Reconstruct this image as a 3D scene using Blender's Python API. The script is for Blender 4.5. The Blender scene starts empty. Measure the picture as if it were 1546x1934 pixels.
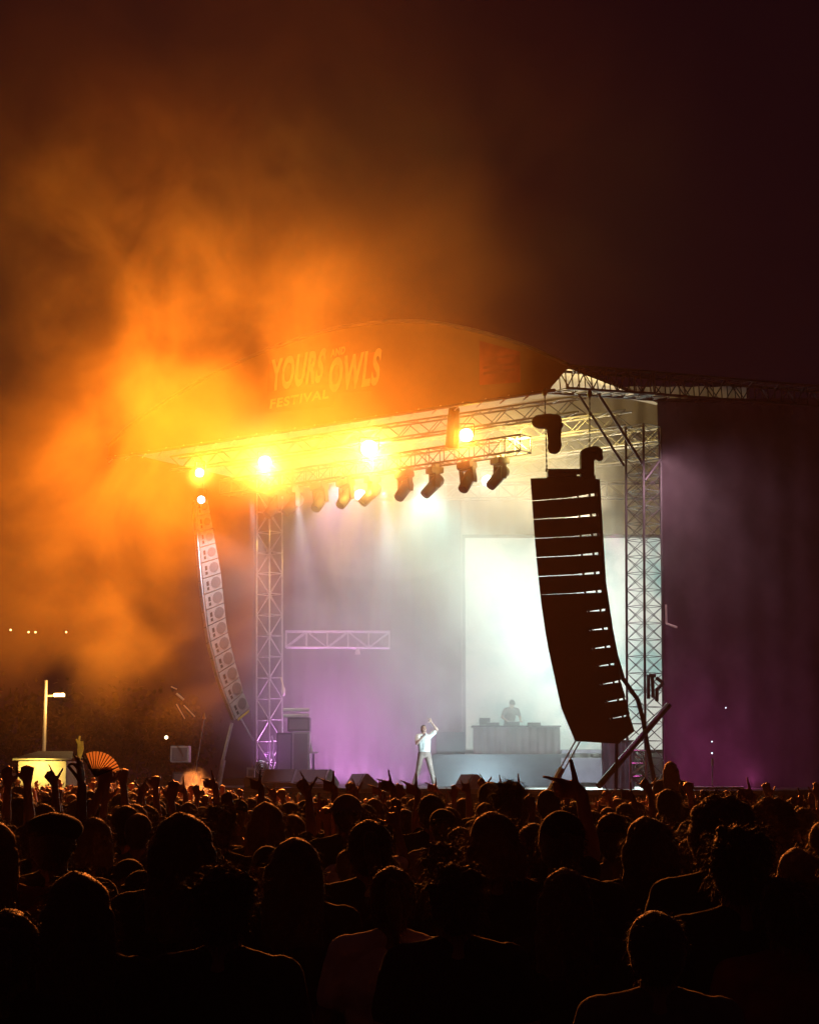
import bpy, bmesh, math, random
import numpy as np
from mathutils import Vector, Matrix, noise as mnoise
R = math.radians
sc = bpy.context.scene
COL = sc.collection

# ------------------------------------------------------------------ camera
F, W0, H0, CAMZ = 3280.0, 1546.0, 1934.0, 1.95
PITCH = math.atan(495 / F)
cam = bpy.data.cameras.new('camera')
cam.sensor_fit = 'HORIZONTAL'; cam.sensor_width = 36; cam.lens = 36 * F / W0
cam.clip_start = 0.1; cam.clip_end = 3000
camo = bpy.data.objects.new('camera', cam); COL.objects.link(camo)
camo.location = (0, 0, CAMZ); camo.rotation_euler = (math.pi / 2 + PITCH, 0, 0)
sc.camera = camo
FW = Vector((0, math.cos(PITCH), math.sin(PITCH))); UP = Vector((0, -math.sin(PITCH), math.cos(PITCH)))
CAMP = Vector((0, 0, CAMZ))
def ray(px, py): return Vector((1, 0, 0)) * ((px - W0 / 2) / F) + UP * ((H0 / 2 - py) / F) + FW
def P(px, py, d):
    r = ray(px, py); return CAMP + r * (d / r.y)
def X(px, d, z):
    return (px - W0 / 2) / F * (d * math.cos(PITCH) + (z - CAMZ) * math.sin(PITCH))

# ------------------------------------------------------------------ world / exposure
w = bpy.data.worlds.new('World'); sc.world = w; w.use_nodes = True
nt = w.node_tree
bg = nt.nodes['Background']
sky = nt.nodes.new('ShaderNodeTexSky'); sky.sky_type = 'NISHITA'; sky.sun_disc = False
sky.sun_elevation = R(-9); sky.sun_rotation = R(200)
mixn = nt.nodes.new('ShaderNodeMix'); mixn.data_type = 'RGBA'; mixn.inputs[0].default_value = 0.9
nt.links.new(sky.outputs[0], mixn.inputs[6]); mixn.inputs[7].default_value = (0.06, 0.015, 0.05, 1)
nt.links.new(mixn.outputs[2], bg.inputs[0])
bg.inputs[1].default_value = 0.06
sc.view_settings.view_transform = 'Standard'; sc.view_settings.look = 'None'
sc.view_settings.exposure = 0; sc.view_settings.gamma = 1
cy = sc.cycles
cy.use_denoising = True
cy.max_bounces = 4; cy.diffuse_bounces = 1; cy.glossy_bounces = 2; cy.transmission_bounces = 3
cy.volume_bounces = 1; cy.transparent_max_bounces = 12
cy.caustics_reflective = False; cy.caustics_refractive = False
cy.sample_clamp_indirect = 1.5; cy.sample_clamp_direct = 0
cy.use_adaptive_sampling = True; cy.adaptive_threshold = 0.035
cy.volume_step_rate = 1.0; cy.volume_max_steps = 128
sc.render.use_persistent_data = False

# ------------------------------------------------------------------ lamps (some in lit fixtures, others added as fill)
def lamp(kind, name, loc, power, color, target=None, size=0.15, cone=None, blend=0.5, sx=None, sy=None):
    l = bpy.data.lights.new(name, kind); l.energy = power; l.color = color
    if kind == 'SPOT':
        l.spot_size = R(cone); l.spot_blend = blend; l.shadow_soft_size = size
    elif kind == 'POINT': l.shadow_soft_size = size
    elif kind == 'AREA':
        l.shape = 'RECTANGLE'; l.size = sx; l.size_y = sy
    o = bpy.data.objects.new(name, l); COL.objects.link(o); o.location = loc
    if target is not None:
        o.rotation_euler = (Vector(target) - Vector(loc)).to_track_quat('-Z', 'Y').to_euler()
    return o
onp_target = P(690, 690, 49)
AMB = (1.0, 0.68, 0.06); RED = (1.0, 0.15, 0.008); WARM = (1.0, 0.62, 0.16)
BL = [P(880, 822, 48.0), P(697, 847, 50.3), P(500, 873, 52.8), P(377, 893, 48.5)]     # audience blinders
BP = [420, 360, 110, 40]
for b, p in zip(BL, BP):
    lamp('SPOT', 'blinder_beam', b + Vector((0, -0.25, 0.0)), p, AMB, b + Vector((0.0, -10, 1.2)), 0.12, 168, 0.35)
# added red fill spots lighting the plume above, no fixtures of their own
lamp('SPOT', 'plume_fill_beam', P(377, 893, 48.3), 6500, RED, P(380, 100, 38), 0.15, 130, 1.0)
lamp('SPOT', 'plume_fill_beam', P(600, 858, 49.5), 2600, RED, P(640, 150, 38), 0.15, 110, 1.0)
lamp('SPOT', 'crowd_flood_beam', P(377, 895, 47.8), 30000, (1.0, 0.30, 0.05), P(260, 1510, 37), 0.15, 32, 0.8)
lamp('SPOT', 'side_flood_beam', P(377, 893, 48.2), 1100, (1.0, 0.64, 0.05), P(170, 1000, 40), 0.15, 130, 0.8)
for q, pw in ((P(377, 898, 48.0), 24000), (P(500, 878, 52.4), 28000), (P(697, 852, 50), 18000), (P(880, 827, 47.7), 11000)):
    lamp('SPOT', 'crowd_blinder_beam', q, pw * 1.7, (1.0, 0.22, 0.03), Vector((q.x * 0.3, 14, 1.5)), 0.15, 56, 0.7)
# cool beams from moving heads
COOL = (0.78, 0.86, 1.0)
BEAMS = [((365, 985, 50.2), (408, 1150, 53.5), 75, 600), ((473, 940, 55), (520, 1300, 53), 17, 1300), ((560, 935, 54), (600, 1300, 51.5), 17, 1300),
         ((722, 915, 51.5), (760, 1300, 50), 22, 1300)]
for a, b, c, p in BEAMS:
    lamp('SPOT', 'moving_head_beam', P(*a), p, COOL, P(*b), 0.06, c, 0.4)
REARS = [(680, 935, 57), (820, 917, 56.5), (920, 908, 56)]
for q in REARS:
    lamp('SPOT', 'rear_light_beam', P(*q) + Vector((0, -0.3, 0)), 330, (0.9, 0.95, 0.75), P(q[0] - 30, 1300, 40), 0.12, 120, 0.6)
# screen glow, cyan and magenta washes, and added fill without fixtures
_sg = lamp('AREA', 'screen_glow', P(1070, 1200, 57.5), 800, (0.75, 1.0, 0.9), P(900, 1300, 40), sx=6.5, sy=6); _sg.data.spread = R(100)
lamp('SPOT', 'cyan_wash_beam', P(800, 915, 55.5), 1200, (0.4, 0.9, 0.85), P(840, 1500, 53), 0.15, 110, 0.7)
lamp('SPOT', 'roof_fill_beam', P(1100, 1000, 53), 1500, (1.0, 0.85, 0.55), P(1000, 700, 52), 0.2, 150, 0.7)  # added fill for the fog under the roof, no fixture here
lamp('SPOT', 'magenta_wash_beam', P(640, 905, 54.5), 900, (0.85, 0.4, 0.75), P(640, 1500, 52), 0.15, 90, 0.7)
lamp('SPOT', 'magenta_floor_beam', P(500, 1425, 53.6), 60, (0.75, 0.2, 1.0), P(640, 1380, 50), 0.1, 150, 0.7)
lamp('SPOT', 'magenta_side_fill', P(1160, 1000, 50), 900, (0.9, 0.1, 0.55), P(1180, 1500, 48), 0.1, 70, 0.7)  # added magenta fill for the right side, hung on nothing
lamp('SPOT', 'curtain_fill_beam', P(1425, 1478, 46.8), 420, (0.9, 0.12, 0.5), P(1370, 1360, 50.5), 0.1, 130, 0.8)  # added fill lifting the dark curtain, one low and one high
lamp('SPOT', 'curtain_fill_beam', P(1256, 860, 46.3), 1000, (0.75, 0.42, 0.5), P(1330, 1060, 49.3), 0.1, 120, 0.8)
lamp('SPOT', 'banner_fill_beam', (-3, -28, 7), 190000, (1.0, 0.5, 0.16), onp_target, 0.2, 7.6, 0.5)  # added warm spot behind the camera to show the banner; no tower
lamp('SPOT', 'front_key_beam', P(900, 858, 48.6), 3000, (1.0, 0.88, 0.78), P(802, 1425, 51), 0.1, 14, 0.6)
lamp('SPOT', 'amber_fill_beam', BL[1] + Vector((0, 0.6, 0)), 5000, (1.0, 0.60, 0.10), P(720, 1000, 60), 0.15, 150, 0.8)  # added amber fill for the stage interior, thrown backwards
lamp('SPOT', 'amber_fill_beam', P(980, 830, 48.6), 4200, (1.0, 0.70, 0.17), P(980, 900, 60), 0.15, 150, 0.8)
lamp('AREA', 'lilac_floor_fill', P(720, 1478, 55.0), 330, (0.72, 0.25, 0.78), P(690, 1250, 58), sx=4.5, sy=0.5)  # added soft fill for the purple fog, not a real strip lamp
lamp('AREA', 'lilac_floor_fill', P(600, 1476, 56.5), 420, (0.78, 0.28, 0.78), P(620, 1250, 57.5), sx=3.0, sy=0.5)
lamp('SPOT', 'pale_floor_fill', P(935, 1484, 49.2), 2000, (0.5, 0.74, 0.85), P(900, 1250, 57), 0.15, 130, 0.8)  # added pale fill for the middle of the stage, no floor lamp
lamp('SPOT', 'monitor_fill_beam', P(560, 905, 50.4), 1500, (0.85, 0.6, 0.9), P(600, 1475, 49.6), 0.1, 24, 0.8)  # added to brighten the dim floor monitors, no lamp hangs at this spot
lamp('SPOT', 'booth_lamp', P(66, 1444, 57.2), 150, (1.0, 0.72, 0.2), P(70, 1455, 58), 0.1, 140, 0.6)

# ------------------------------------------------------------------ materials
def mat(name, col, rough=0.7, metal=0.0, emit=None, es=1.0, var=0.25, scale=6.0, bump=0.0, sheen=0.0, two=None):
    m = bpy.data.materials.new(name); m.use_nodes = True
    n = m.node_tree; b = n.nodes['Principled BSDF']
    b.inputs['Roughness'].default_value = rough; b.inputs['Metallic'].default_value = metal
    if sheen: b.inputs['Sheen Weight'].default_value = sheen
    tc = n.nodes.new('ShaderNodeTexCoord'); nz = n.nodes.new('ShaderNodeTexNoise')
    nz.inputs['Scale'].default_value = scale; nz.inputs['Detail'].default_value = 5
    n.links.new(tc.outputs['Object'], nz.inputs['Vector'])
    cr = n.nodes.new('ShaderNodeValToRGB')
    c2 = two if two else tuple(c * (1 - var) for c in col)
    cr.color_ramp.elements[0].color = (*c2, 1); cr.color_ramp.elements[1].color = (*col, 1)
    cr.color_ramp.elements[0].position = 0.35; cr.color_ramp.elements[1].position = 0.65
    n.links.new(nz.outputs['Fac'], cr.inputs[0]); n.links.new(cr.outputs[0], b.inputs['Base Color'])
    if bump:
        bp = n.nodes.new('ShaderNodeBump'); bp.inputs['Strength'].default_value = bump; bp.inputs['Distance'].default_value = 0.03
        n.links.new(nz.outputs['Fac'], bp.inputs['Height']); n.links.new(bp.outputs[0], b.inputs['Normal'])
    if emit:
        b.inputs['Emission Color'].default_value = (*emit, 1); b.inputs['Emission Strength'].default_value = es
        m.cycles.emission_sampling = 'NONE'
    return m
M = dict(
    ground=mat('trampled_grass', (0.05, 0.045, 0.025), 0.95, var=0.5, scale=1.5, bump=0.4),
    alu=mat('aluminium', (0.62, 0.62, 0.64), 0.38, 0.75, var=0.2),
    steel=mat('painted_steel', (0.07, 0.07, 0.075), 0.55, 0.3),
    black=mat('black_paint', (0.02, 0.02, 0.022), 0.55),
    blackcloth=mat('black_cloth', (0.022, 0.018, 0.02), 0.95, scale=2, bump=0.5),
    scrim=mat('dark_scrim', (0.13, 0.10, 0.12), 0.95, scale=0.8, var=0.45, bump=0.6),
    cabinet=mat('speaker_paint', (0.03, 0.028, 0.03), 0.6, var=0.3, bump=0.15, scale=30),
    greycab=mat('worn_speaker_paint', (0.45, 0.42, 0.40), 0.6, var=0.25, scale=10, bump=0.1),
    darkhole=mat('handle_recess', (0.03, 0.02, 0.02), 0.8),
    horn=mat('speaker_grille', (0.2, 0.17, 0.17), 0.6, var=0.4, scale=40),
    yellow=mat('yellow_tape', (0.8, 0.6, 0.05), 0.5),
    deck=mat('stage_deck', (0.09, 0.085, 0.09), 0.35, var=0.3, scale=3),
    skirt=mat('stage_skirt', (0.04, 0.035, 0.04), 0.9, bump=0.4),
    banner=mat('banner_vinyl', (0.15, 0.085, 0.03), 0.6, var=0.2, scale=0.6, bump=0.15),
    bannerred=mat('banner_print_red', (0.42, 0.075, 0.02), 0.6, var=0.25),
    bannerpanel=mat('banner_print_rust', (0.26, 0.06, 0.02), 0.6, var=0.5, scale=1.5),
    bannerdeep=mat('banner_print_brown', (0.16, 0.035, 0.015), 0.6),
    bannerorange=mat('banner_print_orange', (0.85, 0.45, 0.14), 0.6, var=0.1),
    canopy=mat('canopy_fabric', (0.35, 0.33, 0.3), 0.8, var=0.15, bump=0.2, scale=1),
    backdrop=mat('backdrop_cloth', (0.03, 0.022, 0.035), 0.95, scale=0.9, bump=0.4),
    white=mat('white_paint', (0.75, 0.72, 0.66), 0.5, var=0.15),
    cream=mat('booth_panel', (0.55, 0.46, 0.27), 0.6, var=0.2),
    bulb=mat('blinder_lens', (1, 0.9, 0.6), 0.3, emit=(1.0, 0.92, 0.72), es=30),
    coolbulb=mat('cool_lens', (1, 1, 1), 0.3, emit=(0.8, 0.93, 1.0), es=9),
    street=mat('street_lamp_glow', (1, 0.9, 0.6), 0.3, emit=(1.0, 0.72, 0.3), es=3),
    tiny=mat('distant_bulb', (1, 0.9, 0.7), 0.3, emit=(1.0, 0.7, 0.35), es=5),
    tinyc=mat('cold_indicator', (1, 1, 1), 0.3, emit=(0.6, 0.9, 1.0), es=4),
    skin=mat('skin', (0.30, 0.16, 0.11), 0.5, var=0.12, scale=12),
    skinpale=mat('skin_pale', (0.4, 0.24, 0.18), 0.5, var=0.1, scale=12),
    skin2=mat('skin_tan', (0.15, 0.075, 0.05), 0.5, var=0.12, scale=12),
    denim=mat('denim', (0.04, 0.05, 0.08), 0.9, scale=30),
    hairdark=mat('dark_hair', (0.035, 0.02, 0.014), 0.72, scale=40, sheen=0.4),
    hairbrown=mat('brown_hair', (0.07, 0.036, 0.02), 0.72, scale=40, sheen=0.4),
    hairblond=mat('fair_hair', (0.15, 0.085, 0.035), 0.72, scale=40, sheen=0.4),
    leather=mat('shoe_leather', (0.03, 0.025, 0.02), 0.6),
    shirtw=mat('white_shirt', (0.7, 0.68, 0.62), 0.9, scale=9, bump=0.3),
    shirtb=mat('black_shirt', (0.02, 0.02, 0.022), 0.95, scale=9, bump=0.3),
    shirtg=mat('grey_shirt', (0.14, 0.13, 0.13), 0.95, scale=9, bump=0.3),
    shirtr=mat('red_shirt', (0.25, 0.03, 0.02), 0.95, scale=9, bump=0.3),
    shirtn=mat('navy_shirt', (0.02, 0.03, 0.07), 0.95, scale=9, bump=0.3),
    wedge=mat('monitor_paint', (0.28, 0.26, 0.28), 0.6),
    rafter=mat('dull_alloy', (0.2, 0.2, 0.2), 0.6, 0.3),
    tan=mat('tan_trousers', (0.3, 0.22, 0.18), 0.9, scale=9, bump=0.2),
    fanpaper=mat('fan_paper', (0.62, 0.45, 0.25), 0.7, var=0.15),
    drape=mat('pale_drape', (0.42, 0.36, 0.42), 0.85, scale=2, bump=0.5),
    foliage=mat('leaves', (0.014, 0.016, 0.007), 0.95, two=(0.012, 0.014, 0.006)),
    grassm=mat('tent_cloth', (0.35, 0.3, 0.16), 0.8),
)
# fan paper lets some light through
_n = M['fanpaper'].node_tree; _tr = _n.nodes.new('ShaderNodeBsdfTranslucent'); _tr.inputs[0].default_value = (0.8, 0.6, 0.35, 1)
_mx = _n.nodes.new('ShaderNodeMixShader'); _mx.inputs[0].default_value = 0.85
_n.links.new(_n.nodes['Principled BSDF'].outputs[0], _mx.inputs[1]); _n.links.new(_tr.outputs[0], _mx.inputs[2]); _n.links.new(_mx.outputs[0], _n.nodes['Material Output'].inputs[0])

# screen picture: pale cream clouds of colour
sm = bpy.data.materials.new('led_picture'); sm.use_nodes = True; sm.cycles.emission_sampling = 'NONE'
n = sm.node_tree; b = n.nodes['Principled BSDF']; b.inputs['Base Color'].default_value = (0.02, 0.02, 0.02, 1)
tc = n.nodes.new('ShaderNodeTexCoord'); nz = n.nodes.new('ShaderNodeTexNoise'); nz.inputs['Scale'].default_value = 0.55; nz.inputs['Detail'].default_value = 3
n.links.new(tc.outputs['Object'], nz.inputs['Vector'])
cr = n.nodes.new('ShaderNodeValToRGB'); e = cr.color_ramp.elements
e[0].position = 0.36; e[0].color = (0.30, 0.56, 0.52, 1); e[1].position = 0.52; e[1].color = (0.9, 0.93, 0.82, 1)
n.links.new(nz.outputs['Fac'], cr.inputs[0]); n.links.new(cr.outputs[0], b.inputs['Emission Color']); b.inputs['Emission Strength'].default_value = 0.6

# ------------------------------------------------------------------ object helpers
def link(o, parent=None):
    COL.objects.link(o)
    if parent is not None:
        o.parent = parent
        o.matrix_parent_inverse = Matrix.Identity(4)
    return o
def tag(o, label=None, cat=None, group=None, kind=None):
    if label: o['label'] = label
    if cat: o['category'] = cat
    if group: o['group'] = group
    if kind: o['kind'] = kind
    return o
def thing(name, label, cat, loc=(0, 0, 0), group=None, rz=0):
    o = bpy.data.objects.new(name, None); link(o); o.location = loc; o.rotation_euler = (0, 0, rz)
    o.empty_display_size = 0.3
    return tag(o, label, cat, group)
def obj(name, bm, m, parent=None, smooth=False, origin=None):
    """link bm as ONE mesh; coordinates are world unless parent is given (then the parent's translation is removed)"""
    me = bpy.data.meshes.new(name)
    off = Vector((0, 0, 0))
    if parent is not None:
        q = parent
        while q is not None: off += Vector(q.location); q = q.parent
    elif origin is not None: off = Vector(origin)
    if off.length > 0: bmesh.ops.translate(bm, verts=bm.verts, vec=-off)
    bmesh.ops.recalc_face_normals(bm, faces=bm.faces)
    bm.to_mesh(me); bm.free()
    me.materials.append(m)
    if smooth: me.polygons.foreach_set('use_smooth', [True] * len(me.polygons))
    o = bpy.data.objects.new(name, me); link(o, parent)
    if origin is not None and parent is None: o.location = origin
    return o
def box(bm, c, s, rot=None):
    mt = Matrix.Translation(c)
    if rot is not None: mt = mt @ rot.to_4x4()
    bmesh.ops.create_cube(bm, size=1, matrix=mt @ Matrix.Diagonal((*s, 1)))
def tube(bm, a, b, r, n=6, r2=None):
    a = Vector(a); b = Vector(b); d = b - a; L = d.length
    if L < 1e-5: return
    q = d.to_track_quat('Z', 'Y').to_matrix().to_4x4()
    bmesh.ops.create_cone(bm, cap_ends=True, segments=n, radius1=r, radius2=r if r2 is None else r2, depth=L,
                          matrix=Matrix.Translation((a + b) / 2) @ q)
def path(bm, pts, r, n=6):
    for a, b in zip(pts[:-1], pts[1:]): tube(bm, a, b, r, n)
def ball(bm, c, r, sub=2):
    r = (r, r, r) if not hasattr(r, '__len__') else r
    bmesh.ops.create_icosphere(bm, subdivisions=sub, radius=1, matrix=Matrix.Translation(c) @ Matrix.Diagonal((*r, 1)))
def prism(bm, quad, ext):
    """solid from a planar polygon extruded by vector ext"""
    a = [bm.verts.new(Vector(p)) for p in quad]; b_ = [bm.verts.new(Vector(p) + Vector(ext)) for p in quad]
    k = len(quad); bm.faces.new(a); bm.faces.new(b_[::-1])
    for i in range(k): bm.faces.new((a[i], a[(i + 1) % k], b_[(i + 1) % k], b_[i]))
def truss(name, label, cat, A, B, w, h, bay, rc=0.028, rl=0.014, group=None, up=(0, 0, 1), m='alu', parent=None, xbrace=False, corner=False):
    A = Vector(A); B = Vector(B); d = (B - A).normalized(); up = Vector(up); s = d.cross(up).normalized(); u = s.cross(d).normalized()
    t = thing(name, label, cat, A, group) if parent is None else parent
    cs = [s * (w / 2) * i + u * (h / 2) * j for i, j in ((-1, -1), (1, -1), (1, 1), (-1, 1))]
    for c in cs:
        bm = bmesh.new(); tube(bm, A + c, B + c, rc, 8); obj('chord', bm, M[m], t)
    bm = bmesh.new(); L = (B - A).length; nb = max(1, round(L / bay))
    for k in range(nb + 1):
        p = A + d * (L * k / nb)
        for i in range(4): tube(bm, p + cs[i], p + cs[(i + 1) % 4], rl, 5)
        if k < nb:
            q = A + d * (L * (k + 1) / nb)
            for i in range(4):
                a_, b_ = cs[i], cs[(i + 1) % 4]
                if (k % 2) != (i % 2 if corner else i > 1): a_, b_ = b_, a_
                tube(bm, p + a_, q + b_, rl, 5)
                if xbrace: tube(bm, p + b_, q + a_, rl, 5)
    obj('lattice', bm, M[m], t)
    return t

# ------------------------------------------------------------------ front plane of the stage
R0 = P(1040, 738, 45); L0 = P(345, 845, 53)
Z0 = (R0.z + L0.z) / 2
FD = Vector((L0.x - R0.x, L0.y - R0.y, 0)).normalized()      # along the front, towards the far end
DD = Vector((-FD.y, FD.x, 0)); DD = DD if DD.y > 0 else -DD   # depth, away from the audience
def onplane(px, py, push=0.0):
    r = ray(px, py); p0 = R0 - DD * push
    t = (p0 - CAMP).dot(DD) / r.dot(DD); return CAMP + r * t
SZ = 1.56

# ------------------------------------------------------------------ ground (dips gently towards the stage)
def gz_(x, y):
    t = max(0.0, min(1.0, (y - 13) / 24)); t = t * t * (3 - 2 * t)
    q = max(0.0, min(1.0, (x / (0.2357 * max(y, 1)) + 0.75) / 0.5)); q = q * q * (3 - 2 * q)
    return -t * (0.10 + 0.32 * q)
bm = bmesh.new(); bmesh.ops.create_grid(bm, x_segments=400, y_segments=400, size=600, matrix=Matrix.Translation((0, 300, 0)))
for v in bm.verts: v.co.z = gz_(v.co.x, v.co.y)
tag(obj('ground', bm, M['ground']), kind='structure')

# stage platform
t = thing('stage_platform', 'dark low stage deck with black skirt under the haze', 'stage', (0, 50, 0))
A1 = Vector((R0.x, R0.y, 0)) - DD * 0.3 - FD * 6; A2 = Vector((L0.x, L0.y, 0)) - DD * 0.3 + FD * 3
def deckpoly(z): return [Vector((p.x, p.y, z)) for p in (A1, A2, A2 + DD * 14, A1 + DD * 14)]
bm = bmesh.new(); prism(bm, deckpoly(SZ - 0.12), (0, 0, 0.12)); obj('deck', bm, M['deck'], t)
bm = bmesh.new()
nseg = 240; f0 = A1 + DD * 0.08; f1 = A2 + DD * 0.08; vs = []
for i in range(nseg + 1):
    p = f0.lerp(f1, i / nseg) - DD * (0.03 * math.sin(i * 1.3) + 0.02 * math.sin(i * 0.37))
    vs.append((bm.verts.new((p.x, p.y, -0.5)), bm.verts.new((p.x, p.y, SZ - 0.125))))
for a, b2 in zip(vs[:-1], vs[1:]): bm.faces.new((a[0], b2[0], b2[1], a[1]))
obj('skirt', bm, M['skirt'], t, True)
bm = bmesh.new()
pA, pB = P(815, 1440, 54.5), P(1075, 1440, 54.5); zt = 2.55
prism(bm, [(pA.x, 54.5, SZ + 0.003), (pB.x, 54.5, SZ + 0.003), (pB.x, 57.2, SZ + 0.003), (pA.x, 57.2, SZ + 0.003)], (0, 0, zt - SZ))
o = obj('stage_riser', bm, M['deck'], origin=(pA.x, 54.5, SZ)); tag(o, 'box riser on the stage carrying the performer table', 'stage riser')
zt = SZ + zt - SZ + 0.003

# ------------------------------------------------------------------ roof: fascia banner, arch, canopy, rafters
arc = [(1072, 692), (1036, 676), (1000, 660), (960, 646), (920, 634), (880, 624), (840, 616), (800, 611), (760, 610), (720, 612), (680, 616), (640, 622), (600, 632), (560, 644),
       (520, 658), (480, 674), (440, 692), (400, 711), (360, 733), (320, 757), (280, 783), (240, 812), (205, 845)]
roof = thing('stage_roof', 'arched festival stage roof with printed banner fascia', 'stage roof', (R0.x, R0.y, 0))
bm = bmesh.new()
top = [onplane(*q) for q in arc]
bot = []
for i, q in enumerate(arc):
    p = top[i].copy(); p.z = Z0
    bot.append(p)
bot[0] = onplane(1030, 738); bot[0].z = Z0; bot[1] = bot[0] + FD * 0.2
vt = [bm.verts.new(p) for p in top]; vb = [bm.verts.new(p) for p in bot]
vt2 = [bm.verts.new(p + DD * 0.06) for p in top]; vb2 = [bm.verts.new(p + DD * 0.06) for p in bot]
for i in range(len(top) - 1):
    bm.faces.new((vt[i], vt[i + 1], vb[i + 1], vb[i])); bm.faces.new((vt2[i], vb2[i], vb2[i + 1], vt2[i + 1]))
    bm.faces.new((vb[i], vb[i + 1], vb2[i + 1], vb2[i]))
fas = obj('fascia_banner', bm, M['banner'], roof)
bm = bmesh.new(); path(bm, [p - DD * 0.02 + Vector((0, 0, 0.06)) for p in top], 0.055, 8); obj('arch_rim', bm, M['steel'], roof)
bm = bmesh.new(); tube(bm, bot[0] - FD * 0.3 - DD * 0.03, bot[-1] - DD * 0.03, 0.05, 8)
obj('bottom_rail', bm, M['steel'], roof)
bm = bmesh.new()
for i in range(22):
    p = bot[0].lerp(bot[-1], (i + 0.5) / 22) - DD * 0.04
    tube(bm, p + Vector((0, 0, 0.05)), p + FD * 0.3 + Vector((0, 0, -0.14)), 0.022, 6)
obj('banner_ties', bm, M['alu'], roof)
bm = bmesh.new()
dep = 10.5
vt = [bm.verts.new(p + DD * 0.07 + Vector((0, 0, 0.0))) for p in top]; v2 = [bm.verts.new(p + DD * dep + Vector((0, 0, -0.2))) for p in top]
vu = [bm.verts.new(p + DD * 0.07 + Vector((0, 0, -0.05))) for p in top]; v3 = [bm.verts.new(p + DD * dep + Vector((0, 0, -0.25))) for p in top]
for i in range(len(top) - 1):
    bm.faces.new((vt[i], vt[i + 1], v2[i + 1], v2[i])); bm.faces.new((vu[i], v3[i], v3[i + 1], vu[i + 1]))
obj('roof_canopy', bm, M['canopy'], roof, True)
# rafters across the roof (white lattice seen from below)
for k, (q, dz) in enumerate(((2.2, 0.05), (4.8, 0.1), (7.4, 0.1), (10.0, 0.1))):
    a = bot[1] + DD * q; b2 = bot[-1] + DD * q - FD * 0.8
    bm = bmesh.new(); d = (b2 - a).normalized(); L = (b2 - a).length
    cs = [DD * 0.2 * i + Vector((0, 0, 0.22 * j + dz)) for i, j in ((-1, -1), (1, -1), (1, 1), (-1, 1))]
    for c in cs: tube(bm, a + c, b2 + c, 0.03, 6)
    nb = int(L / 0.55)
    for i in range(nb):
        p0_ = a + d * (L * i / nb); p1_ = a + d * (L * (i + 1) / nb)
        for j in range(4):
            c0, c1 = cs[j], cs[(j + 1) % 4]
            if i % 2: c0, c1 = c1, c0
            tube(bm, p0_ + c0, p1_ + c1, 0.016, 5)
    obj('rafter_truss', bm, M['rafter'], roof)

# lettering on the banner
def text_quad(s, quad, m, name, parent, bold=0.02, push=0.015):
    cu = bpy.data.curves.new('t', 'FONT'); cu.body = s; cu.size = 1; cu.offset = bold; cu.extrude = 0; cu.space_character = 1.12
    to = bpy.data.objects.new('t', cu); COL.objects.link(to)
    dg = bpy.context.evaluated_depsgraph_get(); me = bpy.data.meshes.new_from_object(to.evaluated_get(dg))
    bpy.data.objects.remove(to)
    co = np.empty(len(me.vertices) * 3); me.vertices.foreach_get('co', co); co = co.reshape(-1, 3)
    mn = co.min(0); mx = co.max(0)
    bm = bmesh.new(); bm.from_mesh(me)
    Q = [onplane(*q, push=push) for q in quad]      # TL, TR, BR, BL
    for v in bm.verts:
        u = (v.co.x - mn[0]) / (mx[0] - mn[0]); t_ = (v.co.y - mn[1]) / (mx[1] - mn[1])
        v.co = Q[3].lerp(Q[2], u).lerp(Q[0].lerp(Q[1], u), t_)
    bm2 = bm
    return obj(name, bm2, m, parent)
def plate(quad, m, name, parent, push=0.006):
    bm = bmesh.new(); q = [onplane(*p, push=push) for p in quad]; prism(bm, q, DD * 0.004); return obj(name, bm, m, parent)
plate([(506, 688), (634, 660), (634, 745), (504, 752)], M['bannerdeep'], 'printed_patch', roof, push=0.003)
plate([(618, 655), (659, 646), (655, 676), (618, 684)], M['bannerred'], 'printed_patch', roof)
plate([(505, 742), (640, 722), (632, 768), (505, 780)], M['bannerred'], 'printed_patch', roof)
plate([(640, 676), (712, 664), (702, 738), (636, 742)], M['bannerred'], 'printed_patch', roof, push=0.004)
text_quad('YOURS', [(513, 679), (618, 656), (606, 722), (510, 740)], M['bannerorange'], 'lettering', roof, 0.035)
text_quad('AND', [(624, 660), (653, 653), (651, 668), (624, 675)], M['bannerorange'], 'lettering', roof, 0.05)
text_quad('OWLS', [(624, 677), (722, 656), (714, 727), (618, 742)], M['bannerorange'], 'lettering', roof, 0.035)
text_quad('FESTIVAL', [(511, 754), (622, 734), (620, 752), (509, 772)], M['bannerorange'], 'lettering', roof, 0.035)
plate([(905, 643), (982, 664), (982, 722), (905, 727)], M['bannerpanel'], 'printed_patch', roof)
M['printdark'] = mat('banner_print_dark', (0.17, 0.045, 0.02), 0.6)
for yy in (676, 692, 703):
    plate([(912, yy), (972, yy - 8), (972, yy - 3), (912, yy + 5)], M['printdark'], 'printed_line', roof, push=0.012)

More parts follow.
